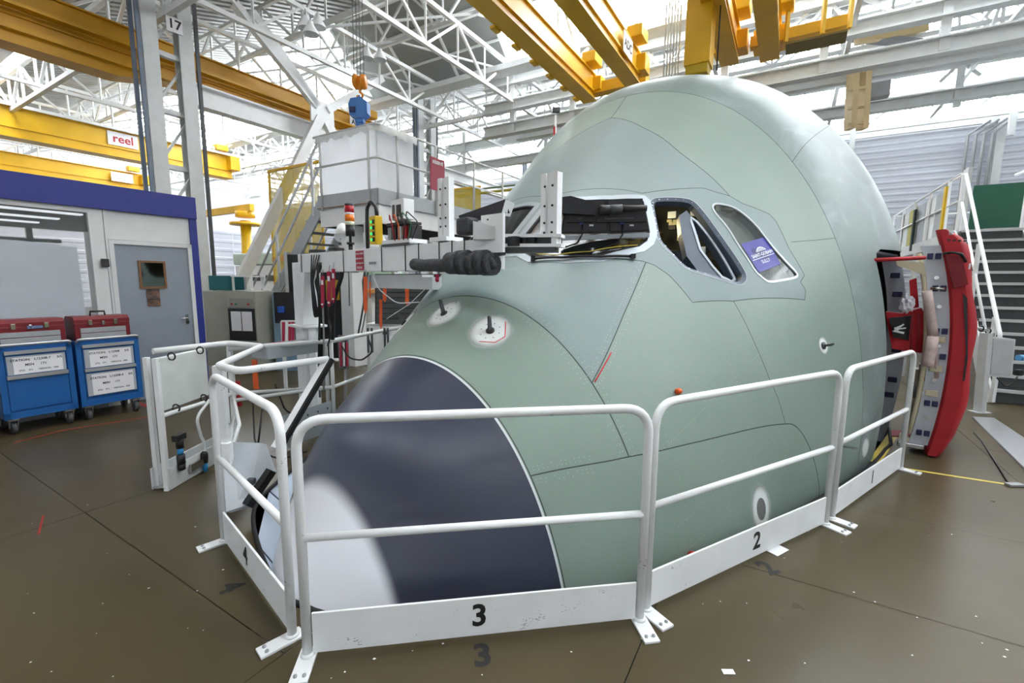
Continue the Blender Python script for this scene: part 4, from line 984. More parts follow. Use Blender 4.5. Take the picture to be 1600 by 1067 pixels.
# ------------------------------------------------------------------ tool carts
CB = -6.86       # front plane
M_CART = mat('cart_blue', (28, 92, 160), .42, var=.05); M_MAROON = mat('chest_red', (112, 20, 30), .4, var=.06); M_ALU = mat('aluminium', (188, 190, 192), .35, metal=.6)
def cart(a0, a1, label, sheets):
    t = thing('tool_cart', HB((a0+a1)/2, CB-.24), label, 'tool cart', group='blue tool carts by the office'); w_ = a1-a0; ac = (a0+a1)/2
    MB().box(HB(ac, CB-.25, .55), (.46, w_, .76), RH, .008).build('body', M_CART, t)
    fr = MB(); fr.box(HB(ac, CB-.015, .205), (.03, w_, .07), RH); fr.box(HB(a0+.025, CB-.015, .55), (.03, .05, .76), RH); fr.box(HB(a1-.025, CB-.015, .55), (.03, .05, .76), RH); fr.box(HB(ac, CB-.015, .9), (.03, w_, .06), RH); fr.build('front_frame', M_CART, t)
    for i, (z0, z1, sh) in enumerate(sheets):
        d = MB(); d.box(HB(ac, CB-.012, (z0+z1)/2), (.02, w_-.11, z1-z0-.01), RH, .003); dr = d.build('drawer', M_CART, t)
        MB().bar(HB(a0+.055, CB+.012, z1-.01), HB(a1-.055, CB+.012, z1-.01), .03, .035).build('drawer_handle', M_ALU, dr)
        if sh:
            z1_ = z1-.045; mb = MB(); mb.box(HB(ac, CB+.003, (z0+z1_)/2+.005), (.006, w_-.13, z1_-z0-.02), RH); so_ = mb.build('label_holder', mat('clear_holder', (170, 176, 184), .3), dr)
            mb = MB(); mb.box(HB(ac+.01, CB+.008, (z0+z1_)/2), (.002, w_-.2, z1_-z0-.04), RH); so_ = mb.build('station_card', M_PAPER, dr)
            zc = (z0+z1_)/2; hh = z1_-z0
            text('card_lettering', 'STATION:   '+sh[0]+'     '+sh[1], M_INK, dr, HB(ac, CB+.0095, zc+hh*.27), VA_, ZZ, .034, bold=.0008, lift=.0004)
            text('card_lettering', 'MSN     171', M_INK, dr, HB(ac-.01, CB+.0095, zc+hh*.02), VA_, ZZ, .034, bold=.0008, lift=.0004)
            text('card_lettering', 'STD.   371      VERSION:  -900', M_INK, dr, HB(ac+.01, CB+.0095, zc-hh*.25), VA_, ZZ, .024, bold=.0005, lift=.0004)
    MB().tube([HB(a0+.01, CB-.03, .9), HB(a0+.02, CB+.04, .955), HB(a1-.02, CB+.04, .955), HB(a1-.01, CB-.03, .9)], .014, 8, fil=.03).build('push_bar', M_ALU, t)
    for da in (.07, w_-.07):
        for db in (-.07, -.42):
            c = HB(a0+da, CB+db); f = MB(); f.box(c+ZZ*.155, (.08, .08, .02), RH); f.box(c+ZZ*.115+VA_*.032, (.05, .006, .09), RH); f.box(c+ZZ*.115-VA_*.032, (.05, .006, .09), RH); fk = f.build('caster_fork', M_CHROME, t)
            MB().lathe(c+ZZ*.062-VA_*.022, VA_, [(0, 0), (.05, 0), (.062, .008), (.062, .036), (.05, .044), (0, .044)]).build('caster_wheel', M_DGREY, fk)
    return t
cart(1.21, 1.79, 'blue tool cart nearer the left edge, with one station card', [(.62, .88, ('L12308-7', '3/5')), (.25, .62, None)])
cart(1.82, 2.41, 'blue tool cart next to the office door, with two station cards', [(.60, .88, ('L12308', '3/5')), (.27, .60, ('L12308-4', '3/5'))])
def chest(a0, a1, label, handle):
    t = thing('tool_chest', HB((a0+a1)/2, CB-.25, .93), label, 'tool chest', group='red tool chests on the blue carts'); w_ = a1-a0; ac = (a0+a1)/2
    MB().box(HB(ac, CB-.22, 1.03), (.32, w_, .2), RH, .006).build('body', M_MAROON, t)
    MB().prism([HB(a0, CB-.06, 1.13), HB(a0, CB-.06, 1.17), HB(a0, CB-.10, 1.205), HB(a0, CB-.34, 1.205), HB(a0, CB-.38, 1.17), HB(a0, CB-.38, 1.13)], VA_*w_).build('lid', M_MAROON, t)
    for k in range(2): MB().box(HB(ac, CB-.056, .985+k*.062), (.012, w_-.09, .055), RH, .003).build('drawer', M_GREY, t)
    for da in (.27, .73): MB().box(HB(a0+w_*da, CB-.052, 1.135), (.016, .035, .06), RH, .004).build('latch', mat('nickel', (170, 164, 140), .3, metal=1), t)
    MB().box(HB(a0+w_*.5, CB-.05, 1.125), (.02, .025, .05), RH, .004).build('padlock', M_CHROME, t)
    if handle: MB().tube([HB(ac-.07, CB-.2, 1.2), HB(ac-.065, CB-.2, 1.255), HB(ac+.065, CB-.2, 1.255), HB(ac+.07, CB-.2, 1.2)], .01, 8).build('carry_handle', M_BLACK, t)
chest(1.22, 1.77, 'dark red tool chest on the left blue cart', False); chest(1.85, 2.36, 'dark red tool chest with a black carry handle on the right cart', True)
mb = MB(); mb.box(HB(1.53, CB-.05, 1.12), (.02, .12, .03), RH, .004); tag(mb.build('spray_pen', mat('pen_steel_blue', (90, 110, 150), .4)), 'small blue tool clipped to the front of the left red chest', 'tool')
# shelf trolley cut by the left edge
t = thing('shelf_trolley', HB(1.0, CB-.1), 'pale tubular shelf trolley cut off by the left picture edge', 'trolley')
for (da, db) in ((1.13, 0.02), (.5, 0.02), (1.13, -.4), (.5, -.4)):
    p = HB(da, CB+db); MB().tube([p+ZZ*.1, p+ZZ*.8], .018, 8).build('upright', mat('cream_paint', (190, 186, 160), .5), t); MB().lathe(p+ZZ*.05-VA_*.02, VA_, [(0, 0), (.05, 0), (.05, .04), (0, .04)]).build('caster', M_DGREY, t)
for z in (.16, .45, .76): MB().box(HB(.815, CB-.19, z), (.44, .66, .025), RH).build('shelf', mat('cream_paint', (190, 186, 160), .5), t)

# red tape along the office
def tape(P, w_, m, label, z=.0012):
    P = [V(p) for p in P]; mb = MB()
    for i in range(len(P)-1):
        d = (P[i+1]-P[i]).normalized(); n = Vector((-d.y, d.x, 0))*w_/2; mb.prism([P[i]-n+ZZ*z*.2, P[i+1]-n+ZZ*z*.2, P[i+1]+n+ZZ*z*.2, P[i]+n+ZZ*z*.2], (0, 0, z))
    return tag(mb.build('floor_tape', m), label, 'floor tape')
M_TR = mat('red_tape', (150, 40, 34), .6); M_TY = mat('yellow_tape', (196, 176, 70), .6)
tape([G(20, 692), G(100, 672), G(240, 650)], .025, M_TR, 'thin red tape line on the floor before the carts'); tape([G(212, 628), G(244, 640)], .05, M_TR, 'short wide red tape by the office door')
tape([G(60, 835), G(68, 805)], .012, M_TR, 'small red marker stroke on the left floor')

# ------------------------------------------------------------------ grey test cabinet behind the office corner
cb = D(376, 470, 8.3); cx, cy = cb.x, cb.y
cabr = math.radians(-8); R8 = Matrix.Rotation(cabr, 3, 'Z'); e8 = R8 @ Vector((1, 0, 0)); f8 = R8 @ Vector((0, 1, 0))
def cabp(x, y, z): return Vector((cx, cy, 0))+e8*x+f8*y+ZZ*z
t = thing('test_cabinet', (cx, cy, 0), 'beige grey electrical test cabinet on casters behind the office corner', 'cabinet'); M_BEIGE = mat('cabinet_beige', (166, 166, 156), .5, var=.04)
MB().box(cabp(-.22, .2, .76), (.72, .8, 1.36), R8, .01).build('body', M_BEIGE, t)
MB().box(cabp(.25, -.05, .76), (.56, .5, 1.36), R8, .01).build('side_bay', M_BEIGE, t)
MB().box(cabp(.25, -.31, 1.24), (.44, .02, .16), R8, .004).build('control_panel', mat('panel_grey', (150, 150, 142), .4), t)
for (x, m) in ((.09, M_RED), (.17, mat('lamp_green', (40, 110, 70), .4)), (.40, M_RED)): MB().cyl(cabp(x, -.32, 1.22), cabp(x, -.34, 1.22), .016).build('push_button', m, t)
MB().box(cabp(.25, -.312, .86), (.5, .02, .56), R8).build('dark_bay', M_BLACK, t)
for x in (.15, .36): MB().box(cabp(x, -.326, .92), (.19, .006, .34), R8).build('notice_sheet', M_PAPER, t)
for (x, y) in ((-.5, -.15), (.48, -.25), (-.5, .5), (.48, .15)): MB().lathe(cabp(x, y, .05)-e8*.02, e8, [(0, 0), (.05, 0), (.05, .04), (0, .04)]).build('caster', M_BLACK, t)
mb = MB(); mb.box(cabp(-.32, .1, 1.58), (.42, .4, .26), R8, .005); tag(mb.build('teal_case', mat('teal_case', (28, 104, 112), .5)), 'teal box sitting on top of the beige test cabinet', 'box')
t = thing('white_cage_frame', cabp(.2, .0, 1.45), 'small white open frame on top of the test cabinet', 'frame')
for (x, y) in ((0, -.15), (.36, -.15), (0, .15), (.36, .15)): MB().bar(cabp(x, y, 1.45), cabp(x, y, 1.7), .03, .03).build('upright', M_STEELW, t)
MB().box(cabp(.18, 0, 1.7), (.42, .34, .02), R8).build('top_plate', M_STEELW, t)
# machines far behind: white enclosure and blue cabinet
t = thing('machine_enclosure', HB(11.5, -17.3), 'long white machine enclosure far behind the test cabinet', 'machine')
MB().box(HB(11.5, -17.3, 1.1), (4.6, 2.2, 2.2), RH, .03).build('body', M_STEELW, t); MB().box(HB(11.5, -17.3, 2.45), (4.7, 2.3, .45), RH, .06).build('roof_cover', mat('pale_green', (196, 214, 200), .5), t)
for k in range(4): MB().box(HB(10.38, -19+k*.9, 1.7), (.5, .02, .22), RH).build('vent_window', M_DGREY, t)
t = thing('far_nose_panel', HB(12.2, -14.6, 1.0), 'pale green curved aircraft shell standing on an orange jig far behind', 'aircraft part')
mb = MB(); rows = []; n = 18
for i in range(n+1):
    a = math.pi*i/n; rows += [HB(11.6, -14.6-math.cos(a)*1.5, 1.35+math.sin(a)*1.25), HB(13.6, -14.6-math.cos(a)*1.5, 1.35+math.sin(a)*1.25)]
mb.raw(rows, [(2*i, 2*i+1, 2*i+3, 2*i+2) for i in range(n)]+[[2*i for i in range(n+1)]], True); mb.build('shell', mat('primer_pale', (150, 176, 150), .5), t); MB().box(HB(12.6, -14.6, 1.25), (3.2, 2.2, .14), RH).build('jig_rail', mat('jig_orange', (206, 146, 80), .5), t)
for b in (-15.8, -13.4): MB().box(HB(12.0, b, .6), (.2, .2, 1.2), RH).build('jig_leg', M_STEELW, t)
bc = D(452, 520, 8.2); t = thing('blue_locker', (bc.x, bc.y, 0), 'light blue steel locker with dark open front behind the test cabinet', 'cabinet'); M_LBL = mat('locker_blue', (120, 150, 172), .5)
MB().box((bc.x, bc.y+.2, .7), (.5, .5, 1.4), None, .01).build('body', M_LBL, t); MB().box((bc.x, bc.y-.06, 1.15), (.42, .02, .55), None).build('dark_opening', M_BLACK, t); MB().box((bc.x-.08, bc.y-.09, 1.12), (.12, .05, .12), None, .02).build('blue_pouch', mat('pouch_blue', (30, 80, 170), .6), t); MB().box((bc.x+.26, bc.y-.03, 1.0), (.05, .06, 1.5)).build('post', M_LBL, t)
# ------------------------------------------------------------------ screen gallows reaching over the nose
GL, GR = Vector((-2.35, 5.2, 0)), Vector((-.1, 3.1, 0)); ge = (GR-GL).normalized(); gn = Vector((ge.y, -ge.x, 0))     # gn points towards the camera
if gn.y > 0: gn = -gn
RG = Matrix((ge, -gn, ZZ)).transposed()
def gb(u, z=1.93, off=0.0):
    """point on the gallows beam under photo column u"""
    k = (u-800)/CF; c = math.cos(CP); L_ = GR-GL
    best = min((abs(((p := GL+L_*t).x)/(p.y*c)-k), t) for t in np.linspace(-.15, 1.1, 1251))[1]
    return GL+L_*best+ZZ*z+gn*off
gal = thing('screen_gallows', GL, 'white gallows beam carrying screens, reaching over the aircraft nose', 'stand')
MB().box((GL+GR)/2+ZZ*1.83, ((GR-GL).length, .14, .2), RG, .006).build('beam', M_STEELW, gal)
MB().box(GL-ge*.02+ZZ*.92, (.2, .18, 1.84), RG, .008).build('column', M_STEELW, gal)
MB().prism([GL+ge*.08+ZZ*1.73+gn*.09, GL+ge*.2+ZZ*1.73+gn*.09, GL+ge*.1+ZZ*1.15+gn*.09, GL+ge*.08+ZZ*1.15+gn*.09], -gn*.18).build('column_taper', M_STEELW, gal)
MB().box(GL+ZZ*1.13, (.36, .3, .025), RG).build('flange_plate', M_STEELW, gal); MB().box(GL+ZZ*.012, (.5, .45, .024), RG).build('base_plate', M_STEELW, gal)
for x in (-.16, .13): MB().bar(GL+ge*x+ZZ*.02, GL+ge*x+ZZ*1.12, .07, .07).build('pedestal_leg', M_STEELW, gal)
MB().box(gb(600, 1.64, -.12), (.95, .12, .12), RG).build('lower_rail', M_STEEL, gal); MB().box(gb(650, 1.63, -.1), (.28, .1, .1), RG).build('lower_box', M_STEEL, gal)
def hpost(c, h, name='screen_post'):
    o = MB(); 
    for x in (-.045, .045): o.box(c+ge*x+ZZ*h/2, (.04, .05, h), RG)
    o.box(c+ZZ*h/2+gn*.0, (.06, .012, h), RG); o = o.build(name, M_STEELW, gal)
    for z in (.08, .14, h*.55, h-.08):
        for x in (-.03, .03): MB().cyl(c+ge*x+gn*.025+ZZ*z, c+ge*x+gn*.032+ZZ*z, .007, n=8).build('bolt', M_BLACK, o)
    return o
hpost(gb(697, 1.97), .43); p2 = D(860, 384, 2.93); hpost(p2, .44)
MB().box(gb(697, 1.955), (.2, .16, .03), RG).build('post_shelf', M_STEELW, gal)
ar = MB(); q = GR+ZZ*1.95
MB().bar(D(775, 369, 3.06), D(880, 369, 2.9), .1, .02).build('arm_plate', M_STEELW, gal); MB().bar(D(775, 384, 3.06), D(880, 384, 2.9), .1, .02).build('arm_plate', M_STEELW, gal)
MB().bar(D(775, 377, 3.08), D(876, 377, 2.92), .07, .05).build('arm_core', M_BLACK, gal); MB().bar(D(765, 392, 3.1), D(870, 390, 2.93), .1, .035).build('arm_underside', M_DGREY, gal)
for u in (803, 832): MB().box(D(u, 377, 2.96), (.07, .05, .06), RG, .004).build('clamp_block', M_BLACK, gal)
MB().box(D(770, 365, 2.98), (.2, .02, .24), RG).build('end_plate', M_STEELW, gal)
MB().prism([D(739, 345, 2.95), D(776, 354, 2.95), D(776, 374, 2.95), D(739, 374, 2.95)], (0, .08, 0)).build('bracket_wedge', M_STEEL, gal)
for (u, v) in ((748, 343), (762, 343), (776, 343), (789, 343), (788, 358), (788, 373), (775, 389), (789, 389)): MB().cyl(D(u, v, 2.965), D(u, v, 2.955), .006, n=8).build('bolt', M_DGREY, gal)
MB().prism([D(738, 396, 3.0), D(790, 392, 3.0), D(790, 398, 3.0), D(778, 400, 3.0), D(774, 418, 3.0), D(768, 418, 3.0), D(768, 400, 3.0)], (0, .06, 0)).build('end_knee', M_DGREY, gal)
for u in (482, 548, 608, 645, 666, 698, 718, 737): 
    c = gb(u, 1.83); mb = MB(); mb.tube([c+gn*.074+ZZ*.104, c+gn*.074-ZZ*.104, c-gn*.074-ZZ*.104, c-gn*.074+ZZ*.104], .004, 5, closed=True); mb.build('cable_tie', M_BLACK, gal)
# red notice on the beam
c = gb(574, 1.828, .076); w_ = .135
sg = thing('beam_notice', c-ZZ*.09, 'red French notice with white lettering fixed to the white gallows beam', 'sign')
MB().box(c, (w_, .004, .175), RG).build('notice_plate', mat('notice_red', (176, 38, 58), .5), sg)
for i, l in enumerate(('Potence dédiée', 'uniquement au', 'supportage des', 'ECRANS')): text('notice_lettering', l, M_PAPER, sg, c+gn*.003+ZZ*(.062-.042*i), ge, ZZ, .024 if i < 3 else .027, bold=.0006, lift=.0004)
mb = MB(); c = gb(594, 1.80, .078); mb.box(c, (.1, .006, .022), RG); tag(mb.build('drawer_slide', M_GREY), 'short metal slide bracket beside the red beam notice', 'bracket')
# screens
def screen(quad, th, label, name='screen', back=None):
    P = [D(*q) for q in quad]; n = (P[1]-P[0]).cross(P[3]-P[0]).normalized()
    if n.y > 0: n = -n
    t = thing(name, (P[2]+P[3])/2, label, 'monitor', group='dark flat screens over the windscreen')
    MB().prism(P, -n*th).build('housing', M_BLACK, t)
    cc = (P[0]+P[1]+P[2]+P[3])/4; MB().prism([cc+(p-cc)*.9+n*.001 for p in P], n*.012).build('rear_cover', mat('screen_back_black', (34, 33, 36), .4, var=.1), t)
    return t, P, n
ys = V(fsurf(*fcast(950, 345))).y-.16
s1, P1, n1 = screen([(884, 313, ys), (945, 311.5, ys), (950, 364, ys), (876, 365.5, ys)], .03, 'dark screen seen from behind, beside the tall white post'); s2, P2, n2 = screen([(946, 311.5, ys), (1004, 310, ys), (1014, 362, ys), (951, 364, ys)], .03, 'dark screen seen from behind, nearest the open side window')
for tt, PP, nn, pxs in ((s1, P1, n1, (890, 922)), (s2, P2, n2, (935, 1003))):
    MB().prism([D(pxs[0], 338, ys-.015), D(pxs[1], 337, ys-.015), D(pxs[1]+5, 347, ys-.015), D(pxs[0]-5, 348, ys-.015)], (0, -.03, 0)).build('mount_plate', M_BLACK, tt)
    MB().bar(D(pxs[0]+10, 342, ys-.05), D(pxs[1]-12, 341, ys-.05), .012, .012).build('mount_rail', M_DGREY, tt)
    cable_u = (pxs[0]+pxs[1])/2+4
    MB().tube([D(cable_u, 350, ys-.02), D(cable_u, 366, ys-.03), D(cable_u-8, 380, ys-.04), D(cable_u-30, 387, ys-.03)], .006, 6, fil=.03).build('video_cable', M_BLACK, tt); MB().box(D(cable_u+14, 352, ys-.016), (.03, .004, .012)).build('rating_label', M_PAPER, tt)
    MB().box(D(cable_u-2, 349, ys-.02), (.03, .014, .016)).build('video_plug', mat('plug_blue', (40, 44, 110), .5), tt)
t = thing('screen_bar', D(945, 372, ys), 'silver square bar below the two dark screens', 'bar'); MB().bar(D(874, 372.5, ys), D(1014, 367.5, ys), .03, .03).build('bar', M_FRAME, t)
t = thing('articulated_arm', D(935, 330, ys-.12), 'black articulated camera arm lying across the tops of the screens', 'arm')
ya = ys-.1; MB().prism([D(876, 308, ya), D(892, 306, ya), D(925, 315, ya), D(936, 324, ya), D(930, 336, ya), D(900, 334, ya), D(874, 333, ya)], (0, .07, 0)).build('shroud', M_BLACK, t)
MB().cyl(D(936, 328, ya), D(952, 328, ya), .035).build('knuckle', M_BLACK, t); MB().cyl(D(950, 327, ya), D(972, 326, ya), .03).build('clamp_ring', M_DGREY, t); MB().cyl(D(970, 326, ya), D(1010, 325.5, ya), .023, n=20).build('tube', M_BLACK, t)
y3 = 3.25; t3, P3_, n3 = screen([(716, 337, y3), (790, 311, y3-.12), (796, 333, y3-.12), (722, 350, y3)], .04, 'tilted dark screen left of the tall post, seen from behind'); MB().prism([D(790, 311, y3-.14), D(804, 318, y3-.1), D(797, 338, y3-.1), D(783, 336, y3-.14)], (0, .02, 0)).build('side_hood', M_STEEL, t3)
mb = MB(); mb.box(D(730, 354, 3.05), (.12, .1, .11), RG, .02); tag(mb.build('dark_pouch', mat('pouch_charcoal', (52, 54, 60), .6, bump=.3)), 'black soft pouch left of the white end bracket', 'pouch')
# insulated hose sleeve along the beam end
slv = thing('cable_sleeve', D(720, 422, 2.98), 'rough black insulation sleeve tied along the lower edge of the gallows beam', 'sleeve'); M_SLV = mat('sleeve_foam', (62, 64, 68), .85, var=.3, scale=30, bump=.8, bscale=60)
pts = [D(648, 413, 3.6), D(662, 415, 3.45), D(676, 414, 3.3), D(692, 415, 3.18), D(710, 413, 3.1)]; MB().tube(pts, .046, 10).build('thin_sleeve', M_SLV, slv)
mb = MB(); 
for i, (u, v, r) in enumerate(((710, 411, .072), (724, 410, .079), (739, 412, .073), (752, 410, .08), (763, 413, .072))):
    c = D(u, v, 3.0-.01*i); mb.tube([c-ge*.045, c-ge*.03, c+ge*.03, c+ge*.048], r, 14)
mb.build('thick_sleeve', M_SLV, slv); MB().tube([D(762, 402, 2.92), D(768, 408, 2.92), D(773, 420, 2.92)], .022, 8).build('sleeve_end', M_SLV, slv)
# signal towers
def tower(c, segs, label, lean=None):
    t = thing('signal_tower', c, label, 'signal light'); z = 0
    for i, (h, r, m, nm) in enumerate(segs): MB().lathe(c+ZZ*z, ZZ, [(0, 0), (r, 0), (r, h), (0, h)], 16).build(nm, m, t); z += h
    return t
M_ORL = mat('amber_lens', (230, 120, 14), .3); M_RDL = mat('red_lens', (176, 20, 40), .3)
k = gb(549, 1).y/711
tower(gb(549, 1.94, .0), [(.05, .02, M_BLACK, 'stem'), (.02, .035, M_BLACK, 'foot'), (.06, .012, M_BLACK, 'rod'), (.1, .042, M_BLACK, 'base'), (.035, .044, mat('clear_lens', (206, 210, 180), .3), 'clear_lens'), (.062, .044, M_ORL, 'amber_lens'), (.02, .044, M_PAPER, 'spacer'), (.062, .044, M_RDL, 'red_lens'), (.02, .042, M_BLACK, 'cap')], 'signal tower with red and amber lenses on the gallows beam')
tower(gb(607, 2.18, -.12)-ZZ*.04, [(.09, .035, M_BLACK, 'base'), (.06, .038, M_ORL, 'amber_lens'), (.02, .036, M_BLACK, 'cap')], 'short signal light with a single amber lens behind the yellow box')
# control box with green lamps
c = gb(597, 1.94, .05); t = thing('pendant_box', c, 'yellow control box with green lamps standing on the gallows beam', 'control box'); M_YB = mat('box_yellow', (226, 186, 22), .45)
MB().box(c+ZZ*.14, (.105, .07, .24), RG, .008).build('housing', M_YB, t)
for i in range(4): MB().cyl(c+gn*.035+ZZ*(.06+.05*i)-ge*.015, c+gn*.042+ZZ*(.06+.05*i)-ge*.015, .011, n=10).build('green_lamp', mat('green_glow', (40, 200, 90), .4, emit=1.2), t); MB().box(c+gn*.038+ZZ*(.06+.05*i)+ge*.022, (.03, .008, .034), RG).build('socket', M_BLACK, t)
MB().tube([c+ZZ*.26+ge*.02, c+ZZ*.34+ge*.01, c+ZZ*.4-ge*.08, c+ZZ*.34-ge*.14, c+ZZ*.18-ge*.15, c+ZZ*-.02-ge*.15], .016, 8, fil=.06).build('feed_cable', M_BLACK, t)
MB().box(gb(579, 2.06, -.02), (.1, .1, .22), RG, .005).build('back_enclosure', M_STEEL, t)
c = gb(634, 1.94, .0); t = thing('electronics_rack', c, 'open electronics chassis with coloured wires on the gallows beam', 'electronics'); 
MB().box(c+ZZ*.02-ge*.02, (.4, .17, .04), RG).build('tray', M_STEELW, t); MB().box(c+ZZ*.0-ge*.02, (.4, .18, .02), RG).build('tray_edge', M_DGREY, t)
MB().box(c+ZZ*.28+gn*.02, (.18, .1, .16), RG, .005).build('chassis', M_STEELW, t); MB().box(c+ZZ*.27+gn*.072+ge*.02, (.06, .006, .09), RG).build('display', M_BLACK, t); MB().box(c+ZZ*.27+gn*.072-ge*.055, (.03, .006, .1), RG).build('slot_panel', M_DGREY, t); MB().box(c+ZZ*.17-ge*.02, (.3, .14, .02), RG).build('shelf', M_BLACK, t)
for i in range(5): MB().box(c+ZZ*.1+ge*(-.16+.075*i), (.05, .1, .1), RG, .004).build('module', (M_GREY, M_BLACK, M_STEEL, M_RED, M_BLACK)[i], t)
for i, m in enumerate((M_RED, M_ORANGE, M_BLACK, mat('wire_green', (30, 110, 70), .5), M_BLACK)):
    rs = random.Random(40+i); p = c+ge*(-.1+.06*i)+gn*.08+ZZ*.2; MB().tube([p, p+gn*.03+ZZ*.05+ge*.04, p+ge*(.08+.03*i)-ZZ*.05+gn*.03, p+ge*.1-ZZ*.17+gn*.02], .005, 5, fil=.04).build('wire', m, t)
c = gb(536, 1.94, .02); t = thing('floodlight_can', c+ZZ*.02, 'white cylindrical lamp can under the platform edge', 'lamp'); MB().lathe(c+ZZ*.18-gn*.02, Vector((.1, -.75, -.6)), [(0, -.1), (.04, -.1), (.055, -.06), (.055, .1), (.05, .1), (.045, .06), (0, .06)], 18).build('can', M_STEELW, t); MB().bar(c+ZZ*.05, c+ZZ*.16, .02, .02).build('bracket', M_DGREY, t)
for i, (u, wd, lab) in enumerate(((497, .15, 'flat black junction box at the left end of the gallows beam'), (527, .09, 'small flat black box beside the signal tower'))):
    mb = MB(); mb.box(gb(u, 1.955), (wd, .12, .03), RG, .004); tag(mb.build('junction_box', M_BLACK), lab, 'box')
# warning streamers
def streamer(u, v0, v1, Y, wd, m, label, body=None, grp=None):
    a, b = D(u, v0, Y), D(u, v1, Y); ex = Vector((1, 0, 0)); t = thing('warning_streamer', b, label, 'streamer', group=grp)
    n = 8; prof = []; L_ = (a-b).length; vs = []
    for i in range(n+1):
        q = a.lerp(b, i/n); dy = .006*math.sin(i*1.3+u); wv = wd/2*(1 if i < n else .15); vs += [q-ex*wv+Vector((0, dy, 0)), q+ex*wv+Vector((0, dy*.5, 0))]
    mb = MB(); mb.raw(vs, [(2*i, 2*i+1, 2*i+3, 2*i+2) for i in range(n)]); mb.raw([p+Vector((0, .003, 0)) for p in vs], [(2*i, 2*i+1, 2*i+3, 2*i+2) for i in range(n)]); mb.build('ribbon', m, t)
    MB().tube([a, a+Vector((0, .02, .06))], .003, 5).build('cord', M_DGREY, t)
    if body == 'white':
        MB().box(a.lerp(b, .2)+Vector((0, -.01, 0)), (wd*.6, .002, L_*.14)).build('name_patch', M_PAPER, t); MB().cyl(a.lerp(b, .87)+Vector((0, -.009, 0)), a.lerp(b, .87)+Vector((0, -.011, 0)), wd*.28).build('eyelet', M_PAPER, t)
    return t
M_TAGR = mat('streamer_red', (176, 30, 66), .6); M_TAGO = mat('streamer_orange', (230, 96, 40), .55)
streamer(504, 431, 482, 4.55, .035, M_TAGR, 'narrow red streamer hanging left of the pair under the beam', 'white', 'red streamers'); streamer(514, 424, 480, 4.5, .04, M_TAGR, 'red streamer in the middle of the three under the beam', 'white', 'red streamers'); streamer(521, 420, 474, 4.45, .034, M_TAGR, 'red streamer on the right of the three under the beam', 'white', 'red streamers')
streamer(571, 432, 490, 4.0, .034, M_TAGO, 'thick orange streamer hanging below the red notice', None, 'orange streamers'); streamer(578, 440, 466, 4.3, .016, M_TAGO, 'thin short orange streamer behind the thick one', None, 'orange streamers'); streamer(601, 441, 472, 4.6, .035, M_TAGO, 'orange streamer hanging before the dark shutter', None, 'orange streamers'); streamer(636, 441, 477, 4.4, .036, M_TAGO, 'rightmost orange streamer before the dark shutter', None, 'orange streamers'); streamer(595, 468, 514, 4.2, .026, M_TAGO, 'low orange streamer touching the grey rail', None, 'orange streamers')
streamer(683, 429, 441, 3.7, .03, M_TAGR, 'short red streamer at the edge of the fuselage', None, 'red streamers'); streamer(610, 441, 452, 4.6, .03, M_TAGR, 'short red streamer between two orange ones', None, 'red streamers')
# hanging cables
def cable(P, r, label, m=M_BLACK, fil=.08, n=6, name='hanging_cable', grp='cables hanging from the gallows'):
    P = [D(*p) for p in P]; mb = MB(); mb.tube(P, r, n, fil=fil, fs=5); o = mb.build(name, m); return tag(o, label, 'cable', grp)
Yc = 4.75
for i in range(4): cable([(487+i*4, 398, Yc), (486+i*2, 425, Yc), (486+i, 440, Yc), (489+i*2, 480, Yc-.02*i), (492+i*2, 500, Yc), (498+i, 478, Yc), (495-i, 440, Yc), (497+i*3, 410, Yc)], .007, ('black cable loop hanging at the left of the bundle', 'black cable loop second in the bundle', 'black cable loop third in the bundle', 'black cable loop at the right of the bundle')[i])
cable([(528, 405, 4.6), (536, 425, 4.6), (528, 450, 4.6), (520, 475, 4.7), (520, 530, 4.8)], .022, 'thick black hose curving down beside the red streamers', fil=.2)
cable([(543, 398, 4.4), (545, 430, 4.4), (546, 478, 4.4)], .005, 'thin straight black cable in front of the white post')
cable([(578, 420, 4.3), (592, 452, 4.1), (620, 474, 3.9), (655, 472, 3.75)], .005, 'pale cable sagging from the beam to the fuselage', M_PAPER, .3); cable([(668, 448, 3.75), (640, 475, 4), (604, 498, 4.4)], .004, 'thin pale cord slanting down from the fuselage edge', M_PAPER, .1)
cable([(496, 418, Yc), (500, 470, Yc), (498, 560, Yc), (500, 620, Yc+.3)], .012, 'black cable running down the gallows pedestal'); cable([(503, 440, Yc), (506, 520, Yc), (506, 610, Yc)], .01, 'grey conduit beside the gallows pedestal', M_GREY); cable([(511, 470, Yc), (514, 500, Yc), (518, 520, Yc-.2), (512, 540, Yc)], .01, 'short dark cable behind the rail post')
cable([(534, 540, 5.2), (545, 560, 5.2), (565, 563, 5.1), (583, 550, 5.0), (576, 530, 5)], .01, 'black cable loop hanging from the rail near the radome', fil=.2)
for i, (u, w2) in enumerate(((570, .02), (575, .012))): cable([(u, 425, 4.3), (u-3, 440, 4.3), (u-1, 470, 4.3), (u-6, 500, 4.4), (u-10, 520, 4.5)], w2*.5, ('grey hose falling behind the thick orange streamer', 'thin grey hose beside the falling grey hose')[i], M_DGREY, .15)

